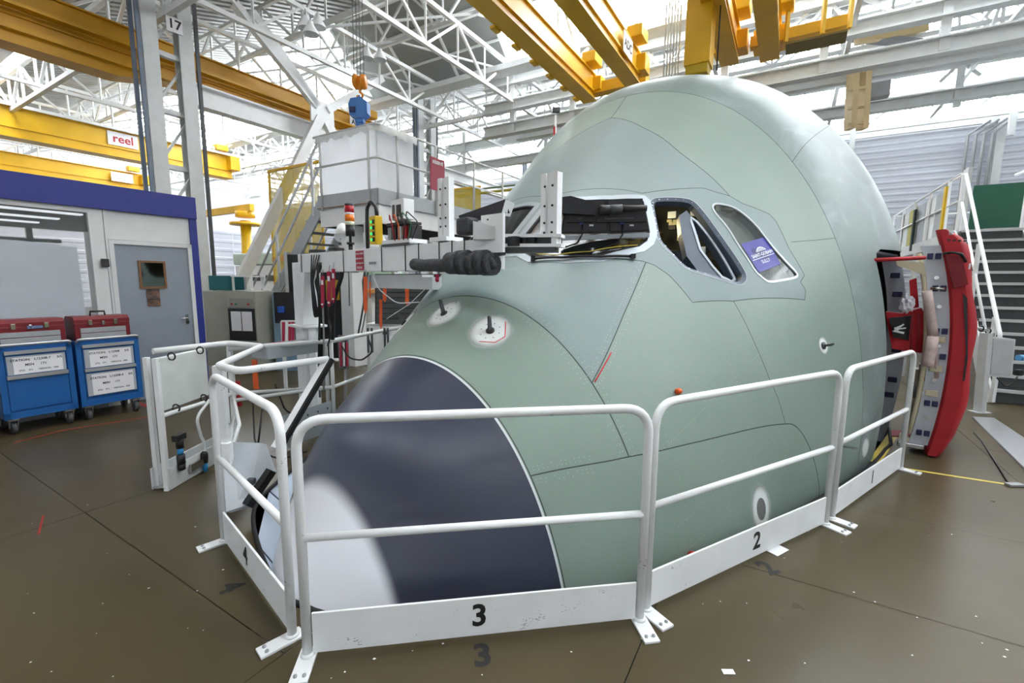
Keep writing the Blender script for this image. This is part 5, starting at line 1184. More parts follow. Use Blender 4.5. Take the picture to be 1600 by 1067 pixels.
# ------------------------------------------------------------------ mezzanine platform with fabric-covered guardrail
pc = Vector((-2.36, 8.2, 0)); PA, PB = 5.81, -6.25; ZP = 3.2
plat = thing('work_platform', HB(PA+1.2, PB-.8), 'grey mezzanine platform on posts behind the gallows', 'platform')
def pfb(a0, a1, b0, b1, z0, z1, m, name, bev=0): return MB().box(HB((a0+a1)/2, (b0+b1)/2, (z0+z1)/2), (b1-b0, a1-a0, z1-z0), RH, bev).build(name, m, plat)
M_PLG = mat('platform_grey', (172, 178, 184), .5)
pfb(PA, PA+5.5, PB-1.6, PB, 3.0, ZP, M_PLG, 'deck'); pfb(PA-.03, PA, PB-1.6, PB+.03, 2.98, 3.24, M_PLG, 'kick_band'); pfb(PA-.03, PA+5.5, PB, PB+.03, 2.98, 3.24, M_PLG, 'kick_band')
pfb(PA+.02, PA+.1, PB-1.6, PB, 2.66, 3.0, M_STEELW, 'edge_beam'); pfb(PA+.02, PA+5.5, PB-.1, PB-.02, 2.66, 3.0, M_STEELW, 'edge_beam'); pfb(PA+.1, PA+5.4, PB-1.58, PB-1.5, 2.66, 3.0, M_DGREY, 'rear_beam')
MB().bar(HB(PA-.035, PB-1.6, 3.0), HB(PA-.035, PB-.2, 3.0), .01, .02).build('timber_strip', M_WOOD, plat)
for (a, b) in ((PA+.16, -7.17), (PA+5.2, PB-.14), (PA+5.2, PB-1.4)): MB().box(HB(a, b, 1.33), (.34, .3, 2.66), RH, .01).build('post', M_STEELW, plat)
def rail_run(P, rs, name='guard_rail', m=M_STEEL, r=.022): 
    for z in rs: MB().tube([p+ZZ*z for p in P], r, 8, fil=.06).build(name, m, plat)
pr_ = [HB(PA-.04, PB-1.62, ZP), HB(PA-.04, PB+.04, ZP), HB(PA+5.5, PB+.04, ZP)]
rail_run(pr_, (1.1, .55))
for (a, b) in ((PA-.045, PB-1.45), (PA-.045, PB-.35+.2), (PA+.45, PB+.045), (PA+1.5, PB+.045), (PA+2.8, PB+.045), (PA+4.0, PB+.045)): MB().tube([HB(a, b, ZP-.25), HB(a, b, ZP+1.1)], .024, 8).build('rail_post', M_STEEL, plat)
# fabric shroud
def sheer(m, k=.45):
    nt = m.node_tree; b = nt.nodes['Principled BSDF']; o = nt.nodes['Material Output']; tr_ = nt.nodes.new('ShaderNodeBsdfTranslucent'); tr_.inputs[0].default_value = (.9, .92, .95, 1); mx = nt.nodes.new('ShaderNodeMixShader'); mx.inputs[0].default_value = k
    nt.links.new(b.outputs[0], mx.inputs[1]); nt.links.new(tr_.outputs[0], mx.inputs[2]); nt.links.new(mx.outputs[0], o.inputs['Surface'])
fab = thing('fabric_shroud', HB(PA+.2, PB-.8, ZP), 'white sheet draped inside the platform guardrail', 'sheet')
path = [HB(PA+.03, PB-1.55), HB(PA+.03, PB-.02), HB(PA+.06, PB-.02), HB(PA+.95, PB-.02)]; vs = []; n = 60; m_ = 12; tot = [0]
for i in range(3): tot.append(tot[-1]+(path[i+1]-path[i]).length)
for i in range(n+1):
    d = tot[-1]*i/n; k = max(j for j in range(3) if tot[j] <= d+1e-9); p = path[k].lerp(path[k+1], min(1, (d-tot[k])/max(1e-6, tot[k+1]-tot[k]))); nrm = -VA_ if k == 0 else VB_
    for j in range(m_+1):
        z = .02+1.1*j/m_; rs = .012*math.sin(d*9+j*.4)*(1 if k else .35)+.012*math.sin(d*23+j*1.1)*(j/m_)**3+.01*math.sin(d*5-j)*(1-j/m_)
        vs.append(p-nrm*(.02-rs)+ZZ*(ZP+z))
mb = MB(); mb.raw(vs, [(i*(m_+1)+j, (i+1)*(m_+1)+j, (i+1)*(m_+1)+j+1, i*(m_+1)+j+1) for i in range(n) for j in range(m_)], True); M_SHEET = mat('white_sheet', (238, 240, 243), .75, var=.02); sheer(M_SHEET); mb.build('sheet', M_SHEET, fab)
vs = []
for i in range(n+1):
    d = tot[-1]*i/n; k = max(j for j in range(3) if tot[j] <= d+1e-9); p = path[k].lerp(path[k+1], min(1, (d-tot[k])/max(1e-6, tot[k+1]-tot[k]))); nrm = -VA_ if k == 0 else VB_
    w1 = .02*math.sin(d*17)+.015*math.sin(d*31)
    for (o_, z) in ((-.03, 1.1), (.04, 1.135), (.085, 1.1), (.09+w1*.4, .98+w1)): vs.append(p+nrm*o_+ZZ*(ZP+z))
mb = MB(); mb.raw(vs, [(i*4+j, (i+1)*4+j, (i+1)*4+j+1, i*4+j+1) for i in range(n) for j in range(3)], True); mb.build('folded_hem', mat('sheet_hem', (214, 220, 222), .6), fab)
c = HB(PA+1.5, PB+.09, ZP+.55); t = thing('platform_sign', c-ZZ*.3, 'red sign hung on the platform guardrail beside the white sheet', 'sign'); MB().box(c, (.02, .42, .62), RH).build('sign_plate', mat('sign_maroon', (160, 40, 66), .5), t); text('sign_lettering', 'RÉSERVÉ', M_PAPER, t, c+VB_*.012+ZZ*.22, VA_, ZZ, .085, bold=.003)
# stair from the platform down to the left
st = thing('platform_stair', HB(PA+.4, PB-3.2), 'grey steel stair climbing from the left up to the platform', 'stair')
S0, S1 = PB-4.6, PB-1.6; aS = (PA+.02, PA+.82)
for a in aS:
    MB().prism([HB(a, S1, 3.24), HB(a, S1, 2.88), HB(a, S0+.25, 0), HB(a, S0, 0), HB(a, S0, .12)], VA_*.02).build('stringer', M_PLG, st)
    for zz, nm in ((1.02, 'handrail'), (.55, 'knee_rail')): MB().tube([HB(a, S1, ZP+zz), HB(a, S0+.1, zz)], .024, 8).build(nm, M_STEEL, st)
    for f in (.08, .5, .93): b = S0+.1+(S1-S0-.1)*f; MB().bar(HB(a, b, ZP*f-.1), HB(a, b, ZP*f+1.02), .04, .05).build('baluster', M_STEEL, st)
for k in range(15): f = (k+.6)/15.5; MB().box(HB((aS[0]+aS[1])/2, S0+(S1-S0)*f, ZP*f), (.24, .78, .03), RH).build('tread', M_GREY, st)
# tinted curtains, roller shutter and cupboards under the platform
t = thing('strip_curtain', HB(7.5, -11.2), 'translucent yellow screen standing behind the platform stair', 'screen'); M_YT = mat('yellow_pvc', (214, 190, 40), .3, var=.05, alpha=.62)
for i in range(6): MB().box(HB(7.5+.012*(i % 2), -12.15+.34*i+.17, 2.3), (.35, .006, 4.4), RH).build('strip', M_YT, t)
MB().bar(HB(7.5, -12.2, 4.52), HB(7.5, -10.05, 4.52), .05, .06).build('head_rail', M_YEL, t)
for b in (-12.2, -10.05): MB().bar(HB(7.52, b, 0), HB(7.52, b, 4.5), .05, .05).build('frame_post', M_YEL, t)
MB().bar(HB(7.52, -12.2, 2.2), HB(7.52, -10.05, 2.2), .1, .12).build('frame_rail', M_YD, t)
t = thing('curtain_panel', HB(PA+4.2, PB-1.3, ZP), 'small yellow translucent panel on the platform beyond the white sheet', 'screen'); MB().box(HB(PA+3.2, PB-.6, ZP+.32), (1.1, .01, .62), RH).build('panel', M_YT, t); MB().bar(HB(PA+3.2, PB-1.15, ZP+.64), HB(PA+3.2, PB-.05, ZP+.64), .03, .03).build('head_rail', M_YEL, t)
sh = thing('roller_shutter', D(640, 500, 7.0)*1.0, 'dark grey slatted shutter behind the streamers', 'shutter'); M_SLAT = mat('slat_grey', (78, 80, 82), .5)
for i in range(9): MB().bar(D(588, 502-i*8.2, 7.0), D(706, 502-i*8.2, 7.2), .03, .07).build('slat', M_SLAT, sh)
MB().prism([D(586, 506, 7.06), D(708, 506, 7.26), D(708, 428, 7.26), D(586, 428, 7.06)], (0, .02, 0)).build('backing', mat('shutter_back', (40, 41, 43), .7), sh)
lk = D(612, 560, 7.0); t = thing('white_cupboard', (lk.x, lk.y, 0), 'low white cupboard below the dark shutter', 'cabinet'); MB().box((lk.x+.1, lk.y+.3, .5), (1.0, .5, .96), None, .01).build('body', M_STEEL, t); MB().box((lk.x-.12, lk.y+.045, .5), (.46, .02, .88), None, .004).build('door', M_STEELW, t); MB().box((lk.x+.36, lk.y+.045, .5), (.46, .02, .88), None, .004).build('door', M_STEELW, t); MB().box((lk.x-.1, lk.y+.02, .85), (.06, .03, .06)).build('socket_box', M_BLACK, t)
dk2 = D(470, 470, 9.0); t = thing('dark_partition', (dk2.x, dk2.y+.3, 0), 'dark panel standing below the platform stair', 'panel'); MB().box((dk2.x+.15, dk2.y+.3, 1.1), (1.1, .06, 2.1)).build('sheet', mat('dark_sheet', (38, 40, 44), .6), t); MB().box((dk2.x+.55, dk2.y+.22, 1.45), (.25, .05, .4)).build('yellow_mesh', mat('mesh_yellow', (190, 160, 30), .6, var=.4, scale=60), t); MB().box((dk2.x-.38, dk2.y+.3, 1.1), (.06, .1, 2.2)).build('end_post', M_STEEL, t)
# clutter hung on the rail
t = thing('streamer_hook_board', D(535, 545, 5.9), 'board hung with bundled red streamers beside the white post', 'board'); MB().bar(D(540, 528, 6.0), D(540, 640, 6.0), .03, .03).build('stake', M_GREY, t); MB().box(D(537, 550, 6.0), (.13, .03, .45)).build('board', mat('board_grey', (120, 112, 118), .6, var=.5, scale=25), t)
for i in range(3): MB().bar(D(532+i*5, 535, 5.95), D(533+i*5, 572, 5.95), .018, .02).build('streamer_bundle', (M_TAGR, M_PAPER, M_TAGR, M_PAPER)[i], t)
t = thing('streamer_bundle_rack', D(455, 540, 6.6), 'rack of red streamers beside the gallows pedestal', 'rack'); MB().bar(D(440, 502, 6.6), D(470, 502, 6.6), .03, .03).build('rail', M_STEEL, t); q = D(441, 502, 6.6); MB().bar(Vector((q.x, q.y, 0)), q, .04, .04).build('leg', M_STEEL, t)
for i in range(5): MB().bar(D(443+i*5, 503, 6.58), D(443+i*5, 545, 6.58), .025, .03).build('streamer', (M_TAGR, M_STEELW, M_TAGR, M_TAGR, M_DGREY)[i], t)

# ------------------------------------------------------------------ bent-tube rail with white panel, left of the nose
zr = 1.05
P = [G(u, v, zr) for (u, v) in ((239, 549), (358, 536), (409, 541), (342, 571), (372, 580), (512, 561))]
rl = thing('bent_rail', G(262, 762), 'white bent-tube railing zigzagging left of the nose', 'railing')
MB().tube(P, .026, 12, fil=.07).build('top_tube', M_WHITE, rl)
b0 = G(262, 766); 
for (du, dv) in ((0, 0), (-14, -4)):
    q = G(262+du, 766+dv); MB().bar(q+ZZ*.0, Vector((q.x, q.y, zr)), .034, .034).build('end_post', M_WHITE, rl)
q1 = P[1]; MB().bar(Vector((q1.x, q1.y, .02)), q1, .04, .04).build('post', M_WHITE, rl)
q3 = P[3]; MB().bar(Vector((q3.x, q3.y, .02)), q3, .07, .05).build('post', M_WHITE, rl)
MB().tube([Vector((b0.x, b0.y, .6)), Vector((q1.x, q1.y, .56)), G(512, 605, .45)], .018, 8).build('lower_tube', M_WHITE, rl)
MB().tube([Vector((q1.x, q1.y, .34)), Vector((q3.x, q3.y, .36))], .016, 8).build('diagonal_tube', M_WHITE, rl)
MB().tube([Vector((q1.x, q1.y, .55)), Vector((q1.x, q1.y, .55)).lerp(Vector((q3.x, q3.y, .55)), .8)+Vector((.1, 0, 0)), Vector((q3.x, q3.y, .3))], .014, 8, fil=.05).build('diagonal_tube', M_WHITE, rl)
ed = (Vector((q1.x, q1.y, 0))-Vector((b0.x, b0.y, 0))).normalized(); en = Vector((ed.y, -ed.x, 0)); RR = Matrix((ed, -en, ZZ)).transposed(); Lr = (Vector((q1.x, q1.y, 0))-Vector((b0.x, b0.y, 0))).length
MB().box(Vector((b0.x, b0.y, .09))+ed*Lr*.5+en*.02, (Lr, .012, .17), RR).build('kick_plate', M_STEEL, rl); MB().box(Vector((b0.x, b0.y, .09))+ed*Lr*.5-en*.12, (Lr, .012, .17), RR).build('kick_plate', M_STEEL, rl); MB().box(Vector((b0.x, b0.y, .02))+ed*Lr*.5-en*.05, (Lr, .14, .01), RR).build('trough_floor', M_GREY, rl)
pn = Vector((b0.x, b0.y, 0))+ed*.06; MB().box(pn+ed*.26+ZZ*.83-en*.05, (.54, .05, .42), RR, .01).build('white_panel', mat('panel_offwhite', (206, 210, 206), .5), rl)
for (x, z) in ((.1, 1.04), (.42, 1.04), (.1, .62), (.42, .62)): MB().tube([pn+ed*x+ZZ*z+(en*math.cos(k)+ZZ*math.sin(k))*.03 for k in np.linspace(0, 2*math.pi, 11)[:-1]], .006, 6, closed=True).build('clamp', M_BLACK, rl)
pb_ = P[-1]; e_ = G(430, 700, .5); MB().bar(pb_, e_, .06, .03).build('sloping_guard', M_WHITE, rl); d_ = (e_-pb_).normalized(); MB().bar(pb_+Vector((.035, -.01, 0)), e_+Vector((.035, -.01, 0)), .035, .035).build('rubber_edge', M_RUB, rl)
# second straight rail behind, running to the fuselage
P = [G(u, v, 1.0) for (u, v) in ((357, 545), (517, 533), (600, 516), (636, 510))]
r2 = thing('straight_rail', G(517, 640), 'long grey tube railing running from the white panel to the fuselage', 'railing'); MB().tube(P, .024, 10).build('top_tube', M_STEEL, r2)
for q in (P[1], P[1]+Vector((-.07, .03, 0))): MB().tube([Vector((q.x, q.y, .01)), q], .022, 8).build('post', M_STEEL, r2)
MB().tube([Vector((p.x, p.y, .5)) for p in P], .018, 8).build('middle_tube', M_STEEL, r2)
for u in (575, 581, 601, 606): c = G(u, 520, 1.0); MB().bar(c+ZZ*.06, c-ZZ*.25, .02, .03).build('clip', M_DGREY, r2)
tr = thing('rail_tray', G(430, 560, .95), 'light grey plastic tray hung under the rail with red tags', 'tray'); c = G(418, 545, .98); c2 = G(498, 535, .98); ee = (c2-c).normalized(); Rt = Matrix((ee, Vector((-ee.y, ee.x, 0)), ZZ)).transposed(); mc = (c+c2)/2+Vector((-ee.y, ee.x, 0))*.14
MB().box(mc-ZZ*.1, ((c2-c).length, .26, .01), Rt).build('tray_base', M_PLG, tr)
for (dx, dy, sx, sy) in ((0, -.13, (c2-c).length, .012), (0, .13, (c2-c).length, .012), (-(c2-c).length/2, 0, .012, .26), ((c2-c).length/2, 0, .012, .26)): MB().box(mc+Rt @ Vector((dx, dy, -.045)), (sx, sy, .12), Rt).build('tray_side', M_PLG, tr)
for i in range(3): mb = MB(); mb.box(mc+Rt @ Vector((-.3+.12*i, .02*i, -.0)), (.12, .08, .05), Rt, .015); tag(mb.build('red_tag_bundle', M_TAGR), ('red tag bundle at the left of the rail tray', 'red tag bundle in the middle of the rail tray', 'red tag bundle at the right of the rail tray')[i], 'tag', 'red tag bundles in the tray')
# air service on the rail
t = thing('air_regulator', b0+ed*.12+en*.04+ZZ*.3, 'black and blue compressed air regulator hanging on the railing', 'regulator'); c = b0+ed*.1+en*.05-ZZ*.07
MB().box(c+ZZ*.47, (.1, .05, .05), RR, .006).build('valve_block', M_BLACK, t)
for (z, h, r, m) in ((.38, .08, .028, M_BLACK), (.33, .05, .022, mat('air_blue', (40, 130, 190), .4)), (.25, .08, .03, M_BLACK), (.2, .05, .026, M_BLACK)): MB().lathe(c+ZZ*z, ZZ, [(0, 0), (r, 0), (r, h*.9), (0, h)], 14).build('bowl', m, t)
t = thing('air_hose', c+ed*.25, 'pale air hose curving down from the railing to a blue coupling', 'hose'); q = Vector((b0.x, b0.y, 0))+ed*.36+en*.05
MB().tube([q+ed*.3+ZZ*.6, q+ed*.12+ZZ*.6, q-ed*.06+ZZ*.5, q-ed*.02+ZZ*.32, q+ed*.03+ZZ*.22, q+ZZ*.14], .012, 8, fil=.1).build('hose', M_STEEL, t); MB().lathe(q+ZZ*.08, ZZ, [(0, 0), (.024, 0), (.028, .04), (.028, .08), (.016, .1), (0, .1)], 14).build('coupling', M_BLACK, t); MB().lathe(q-ZZ*.0, ZZ, [(0, 0), (.016, 0), (.02, .03), (.02, .09), (0, .1)], 14).build('blue_nipple', mat('air_blue', (40, 130, 190), .4), t); MB().box(q-ed*.09+ZZ*.1, (.16, .02, .06), RR).build('mount_bracket', M_CHROME, t)
# covers and chute in the trench beside the nose
M_PALEB = mat('pale_blue_sheet', (186, 200, 218), .4, var=.04)
TRX = .44
tc_ = sempty('trim_trench', floc(1.0, -1.4, 0))
ss = [front_s+.02]+list(np.linspace(front_s+.12, 3.4, 9))
for i in range(len(ss)-1):
    sA, sB = ss[i]+.006, ss[i+1]-.006; ex = lambda s: TRX*math.sin(min(1, (s-front_s)/.4)*math.pi/2)
    MB().prism([floc(sA, -hull_w(sA)+.03, -.07), floc(sB, -hull_w(sB)+.03, -.07), floc(sB, -(hull_w(sB)+OFF+ex(sB)), -.012), floc(sA, -(hull_w(sA)+OFF+ex(sA)), -.012)], (0, 0, -.01)).build('trench_cover', M_PALEB, tc_)
chn = thing('metal_chute', G(385, 745), 'grey sheet-metal chute leaning beside the nose trench', 'chute')
cA, cB, cC = G(352, 700, .45), G(412, 705, .40), G(372, 800, .12); MB().prism([G(350, 690, .48), G(408, 692, .46), G(424, 735, .28), G(384, 790, .1), G(352, 800, .1)], (.02, .03, -.02)).build('sheet', M_PLG, chn)
MB().bar(G(424, 735, .29), G(386, 790, .1), .06, .05).build('rubber_lip', M_RUB, chn); MB().box(G(392, 752, .24), (.05, .05, .04), None, .008).build('catch', M_DGREY, chn)
MB().bar(Vector((q3.x+.02, q3.y-.03, .0)), Vector((q3.x+.02, q3.y-.03, .5)), .08, .05).build('support', M_STEELW, chn)
pp = thing('perforated_panel', G(470, 655), 'grey perforated sheet panel standing behind the nose trench', 'panel')
pq = [G(428, 655, .35), G(520, 625, .35)]; fl0 = [Vector((p.x, p.y, .02)) for p in pq]; MB().prism([fl0[0], fl0[1], pq[1], pq[0]], (.0, .02, 0)).build('sheet', M_PLG, pp)
for i in range(10): 
    c = fl0[0].lerp(fl0[1], .08+.09*i)+ZZ*(.26 if i % 2 else .12); MB().cyl(c+Vector((0, -.002, 0)), c+Vector((0, -.006, 0)), .012, n=8).build('hole_shade_disc', M_DGREY, pp)  # dark discs on the sheet stand in for its shaded holes
# floor cables on the far left
for i, P_ in enumerate(([(430, 600, .5), (445, 640, .2), (480, 660, .02), (520, 640, .02)], [(395, 620, .5), (398, 690, .15), (430, 720, .02), (480, 705, .02)], [(410, 640, .5), (405, 680, .3), (400, 720, .05), (425, 745, .01)])):
    mb = MB(); mb.tube([G(*p) for p in P_], .009, 6, fil=.15); tag(mb.build('floor_cable', M_BLACK), ('black cable trailing from the bent rail towards the grey rail', 'black cable looping under the bent rail', 'black cable dropping into the trench')[i], 'cable', 'black cables under the railings')
mb = MB(); mb.box(G(399, 585, .7), (.05, .02, .3), None, .004); tag(mb.build('orange_strap', M_TAGO), 'orange strap hanging from the zigzag railing', 'strap')
mb = MB(); mb.box(G(372, 615, .55), (.05, .03, .25), None, .004); tag(mb.build('red_strap', M_RED), 'red strap hanging behind the railing post', 'strap')
# ------------------------------------------------------------------ open cabin door and its surroundings
def hw(s, z):
    a, zt, zc, hb = [float(x) for x in fprof(s)]; h = (zt-zc) if z > zc else hb; return a*max(0, 1-abs((z-zc)/h)**FEXP)**(1/FEXP)
M_DOORW = mat('door_frame_white', (196, 202, 212), .4, var=.04); M_CLIP = mat('clip_navy', (36, 36, 84), .5, var=.3, scale=60); M_TAN = mat('bracket_tan', (206, 196, 168), .5); M_REDC = mat('cover_red', (170, 22, 34), .62, var=.12, scale=5, bump=.25, bscale=12); M_REDD = mat('cover_red_dark', (118, 16, 30), .65, var=.1, scale=5)
# jamb of the opening: lining turned inwards
zs = list(np.linspace(-.1, DTOP-.05, 22))
jm = MB()
for s_ in (SD0, SD1):
    vs = []
    for z in zs: vs += [floc(s_, hw(s_, z), z), floc(s_, hw(s_, z)-.16, z)]
    jm.raw(vs, [(2*i, 2*i+1, 2*i+3, 2*i+2) for i in range(len(zs)-1)])
jo = jm.build('door_jamb', M_DOORW, plane)
for i, z in enumerate((.15, .45, .62, .95, 1.15, 1.55, 1.75)):
    MB().box(floc(SD1-.03, hw(SD1, z)-.07, z), (.08, .04, .055), Matrix.Rotation(-FHD, 3, 'Z'), .008).build('door_stop', M_CLIP, jo)
MB().prism([floc(SD0-.0, hw(SD0, DTOP)-.01, DTOP-.03), floc(SD1, hw(SD1, DTOP)-.01, DTOP-.03), floc(SD1, hw(SD1, DTOP)-.3, DTOP-.03), floc(SD0, hw(SD0, DTOP)-.3, DTOP-.03)], (0, 0, .02)).build('door_header', M_DOORW, plane)
# cabin wall just inside the opening
MB().prism([floc(SD0-.2, .9, .0), floc(SD1+.3, .9, .0), floc(SD1+.3, .9, 2.3), floc(SD0-.2, .9, 2.3)], -FLAT*.03).build('cabin_wall', mat('cabin_grey', (96, 98, 96), .7), plane)
# the door leaf
dS0, dS1 = 5.05, 6.0; o_in, o_out = .14, .31; zd0, zd1 = .10, 2.02; SK = .10
dr = MB(); vs = []; zz = list(np.linspace(zd0, zd1, 26))
for s_ in (dS0, dS1):
    for z in zz: vs += [floc(s_, hw(5.2, z)+o_in+SK*(s_-dS0), z), floc(s_, hw(5.2, z)+o_out+SK*(s_-dS0), z)]
m_ = len(zz); fs = []
for k in range(2):
    b_ = k*2*m_; fs += [(b_+2*i, b_+2*i+1, b_+2*i+3, b_+2*i+2) for i in range(m_-1)]
for j in (0, 1): fs += [(2*i+j, 2*i+2+j, 2*m_+2*i+2+j, 2*m_+2*i+j) for i in range(m_-1)]
fs += [(0, 1, 2*m_+1, 2*m_), (2*m_-2, 2*m_-1, 4*m_-1, 4*m_-2)]
dr.raw(vs, fs); dro = dr.build('cabin_door', M_DOORW, plane); dro['label'] = 'open cabin door leaf seen edge-on with navy clips'
RF = Matrix((FLAT, FAX, ZZ)).transposed()
def dpt(z, o=.49, ds=-.005): return floc(dS0+ds, hw(5.2, z)+o-.265, z)
for z in (.22, .52, .98, 1.22, 1.62, 1.92):
    for d_ in (-.028, .028): MB().box(dpt(z, .48+d_, -.012), (.042, .02, .055), RF, .006).build('door_clip', M_CLIP, dro)
for z in (.38, .75, 1.08, 1.45, 1.72): MB().cyl(dpt(z, .47, 0), dpt(z, .47, -.02), .018, n=12).build('roller_bolt', M_CHROME, dro)
for z in (.62, .86, 1.14): MB().box(dpt(z, .47, -.01), (.09, .014, .06), RF, .006).build('latch_plate', M_TAN, dro)
for z, L_ in ((1.86, .2), (.15, .08)): MB().prism([dpt(z, .40, -.02), dpt(z-.12, .40, -.02), dpt(z-.02, .40-L_, -.02), dpt(z+.03, .40-L_, -.02)], FAX*.05).build('hinge_bracket', M_TAN, dro)
MB().tube([dpt(1.62, .42, -.02), dpt(1.62, .52, -.05)], .014, 8).build('latch_pin', M_CHROME, dro)
MB().tube([dpt(z, .38, 0) for z in np.linspace(.2, 1.95, 14)], .02, 8).build('door_seal', M_TAN, dro)
MB().box(dpt(.08, .42, -.02), (.2, .04, .05), RF, .01).build('girt_bracket', M_CHROME, dro)
# red padded cover over the outside of the door
cv = thing('door_cover', dpt(0, .7), 'red padded fabric cover strapped over the open cabin door', 'protective cover')
zz = list(np.linspace(.02, 2.16, 30)); vs = []; nsec = 7
for s_ in (dS0-.06, dS0+.02, dS0+.5, dS1-.05, dS1+.03):
    edge = s_ in (dS0-.06, dS1+.03)
    for z in zz:
        f = (z-.02)/2.14; tk = .17*(1-max(0, (f-.93)/.07)**2*.5)*(1-max(0, (.1-f)/.1)*.35); tk += .012*math.sin(z*9+s_*3)
        vs += [floc(s_, hw(5.2, z)+.28+SK*(s_-dS0)+(0.02 if edge else -.01), z), floc(s_, hw(5.2, z)+.28+SK*(s_-dS0)+(tk*(.72 if edge else 1)), z)]
mb = MB(); mz = len(zz)
for k in range(4):
    for i in range(mz-1):
        for j in (0, 1): a_, b_ = k*2*mz+2*i+j, (k+1)*2*mz+2*i+j; mb.f.append((a_, a_+2, b_+2, b_)); mb.sm.append(True)
mb.v = [V(p) for p in vs]
for k in (0, 4):
    for i in range(mz-1): a_ = k*2*mz+2*i; mb.f.append((a_, a_+1, a_+3, a_+2)); mb.sm.append(False)
for k in range(4):
    a_, b_ = k*2*mz, (k+1)*2*mz; mb.f.append((a_, a_+1, b_+1, b_)); mb.f.append((a_+2*mz-2, a_+2*mz-1, b_+2*mz-1, b_+2*mz-2)); mb.sm += [False, False]
mb.build('quilted_shell', M_REDC, cv)
def cvp(z, o, ds=-.07): return floc(dS0+ds, hw(5.2, z)+o-.265, z)
MB().prism([cvp(1.93, .55), cvp(1.91, .655), cvp(1.66, .665), cvp(1.62, .57)], -FAX*.05).build('pocket', M_REDD, cv)
MB().tube([cvp(1.94, .54, -.08), cvp(1.945, .60, -.125), cvp(1.93, .65, -.13), cvp(1.86, .675, -.09)], .012, 6).build('strap', M_BLACK, cv)
for k in range(4): MB().box(cvp(2.06-.004*k, .60+.035*k, -.055), (.022, .012, .014), RF).build('strap_loop', M_BLACK, cv)
MB().box(cvp(2.13, .63, -.055), (.03, .01, .045), RF).build('paper_tag', M_PAPER, cv); MB().box(cvp(1.82, .69, -.125), (.012, .004, .05), RF).build('paper_tag', M_PAPER, cv)
MB().prism([cvp(1.58, .63), cvp(1.54, .655), cvp(1.0, .668), cvp(.78, .668), cvp(.78, .655), cvp(1.05, .652)], -FAX*.006).build('zip_opening', M_BLACK, cv)
# red guard cloth and bar in the opening, crumpled bag
cl = thing('sill_cover', floc(4.9, 2.6, 1.0), 'red cloth pouch with black pocket bridging the door opening', 'protective cover')
def dq(u, v, Y): return D(u, v, Y)
yo = 4.42
mb = MB(); mb.prism([dq(1384, 487, yo), dq(1410, 490, yo), dq(1440, 481, yo-.05), dq(1451, 505, yo-.05), dq(1452, 553, yo-.05), dq(1420, 549, yo), dq(1394, 545, yo), dq(1388, 515, yo)], FAX*.08); mb.build('cloth', M_REDC, cl)
MB().prism([dq(1389, 497, yo-.03), dq(1424, 493, yo-.04), dq(1420, 532, yo-.04), dq(1396, 527, yo-.03)], FAX*.02).build('black_pocket', M_BLACK, cl)
for i in range(6): rs = random.Random(i+9); MB().bar(dq(1394+rs.uniform(0, 8), 512+rs.uniform(-6, 10), yo-.06), dq(1408+rs.uniform(-4, 8), 510+rs.uniform(-6, 12), yo-.07), .012, .01).build('buckle', M_STEEL, cl)
for u in (1426, 1436): MB().tube([dq(u, 490, yo-.07), dq(u-3, 545, yo-.07)], .006, 6).build('seam', M_REDD, cl)
mb = MB(); mb.prism([dq(1421, 438, yo), dq(1432, 434, yo), dq(1436, 480, yo), dq(1424, 482, yo)], FAX*.05); mb.build('upper_flap', M_REDC, cl)
t = thing('red_bar', floc(4.7, 2.7, 1.9), 'slim red padded bar across the top of the door opening', 'bar'); MB().tube([dq(1364, 406.5, 4.25), dq(1445, 402.5, 4.2)], .018, 8).build('bar', M_REDC, t)
mb = MB(); rs = random.Random(5); bm = bmesh.new(); bmesh.ops.create_icosphere(bm, subdivisions=3, radius=1)
for q in bm.verts: q.co *= 1+.28*math.sin(q.co.x*7+q.co.z*5)*math.sin(q.co.y*6+2)+rs.uniform(-.12, .12)
c = dq(1418, 475, yo-.12); mb.raw([c+Vector((q.co.x*.055, q.co.y*.04, q.co.z*.075)) for q in bm.verts], [[q.index for q in f.verts] for f in bm.faces]); bm.free(); tag(mb.build('plastic_bag', mat('clear_bag', (206, 204, 214), .25, alpha=.75)), 'crumpled clear plastic bag hanging on the red cloth', 'bag')
ins = thing('insulation_blanket', dpt(.8, .33), 'pink quilted insulation blankets hanging inside the open door', 'blanket'); M_PINK = mat('insulation_pink', (196, 176, 172), .7, var=.15, scale=20)
for (P_, r) in (([(1448, 455), (1452, 480), (1456, 510), (1459, 525)], .04), ([(1457, 525), (1454, 545), (1450, 565), (1449, 572)], .05), ([(1461, 520), (1462, 560), (1463, 590)], .02)): MB().tube([dq(u, v, 4.28) for u, v in P_], r, 10).build('pad', M_PINK, ins)
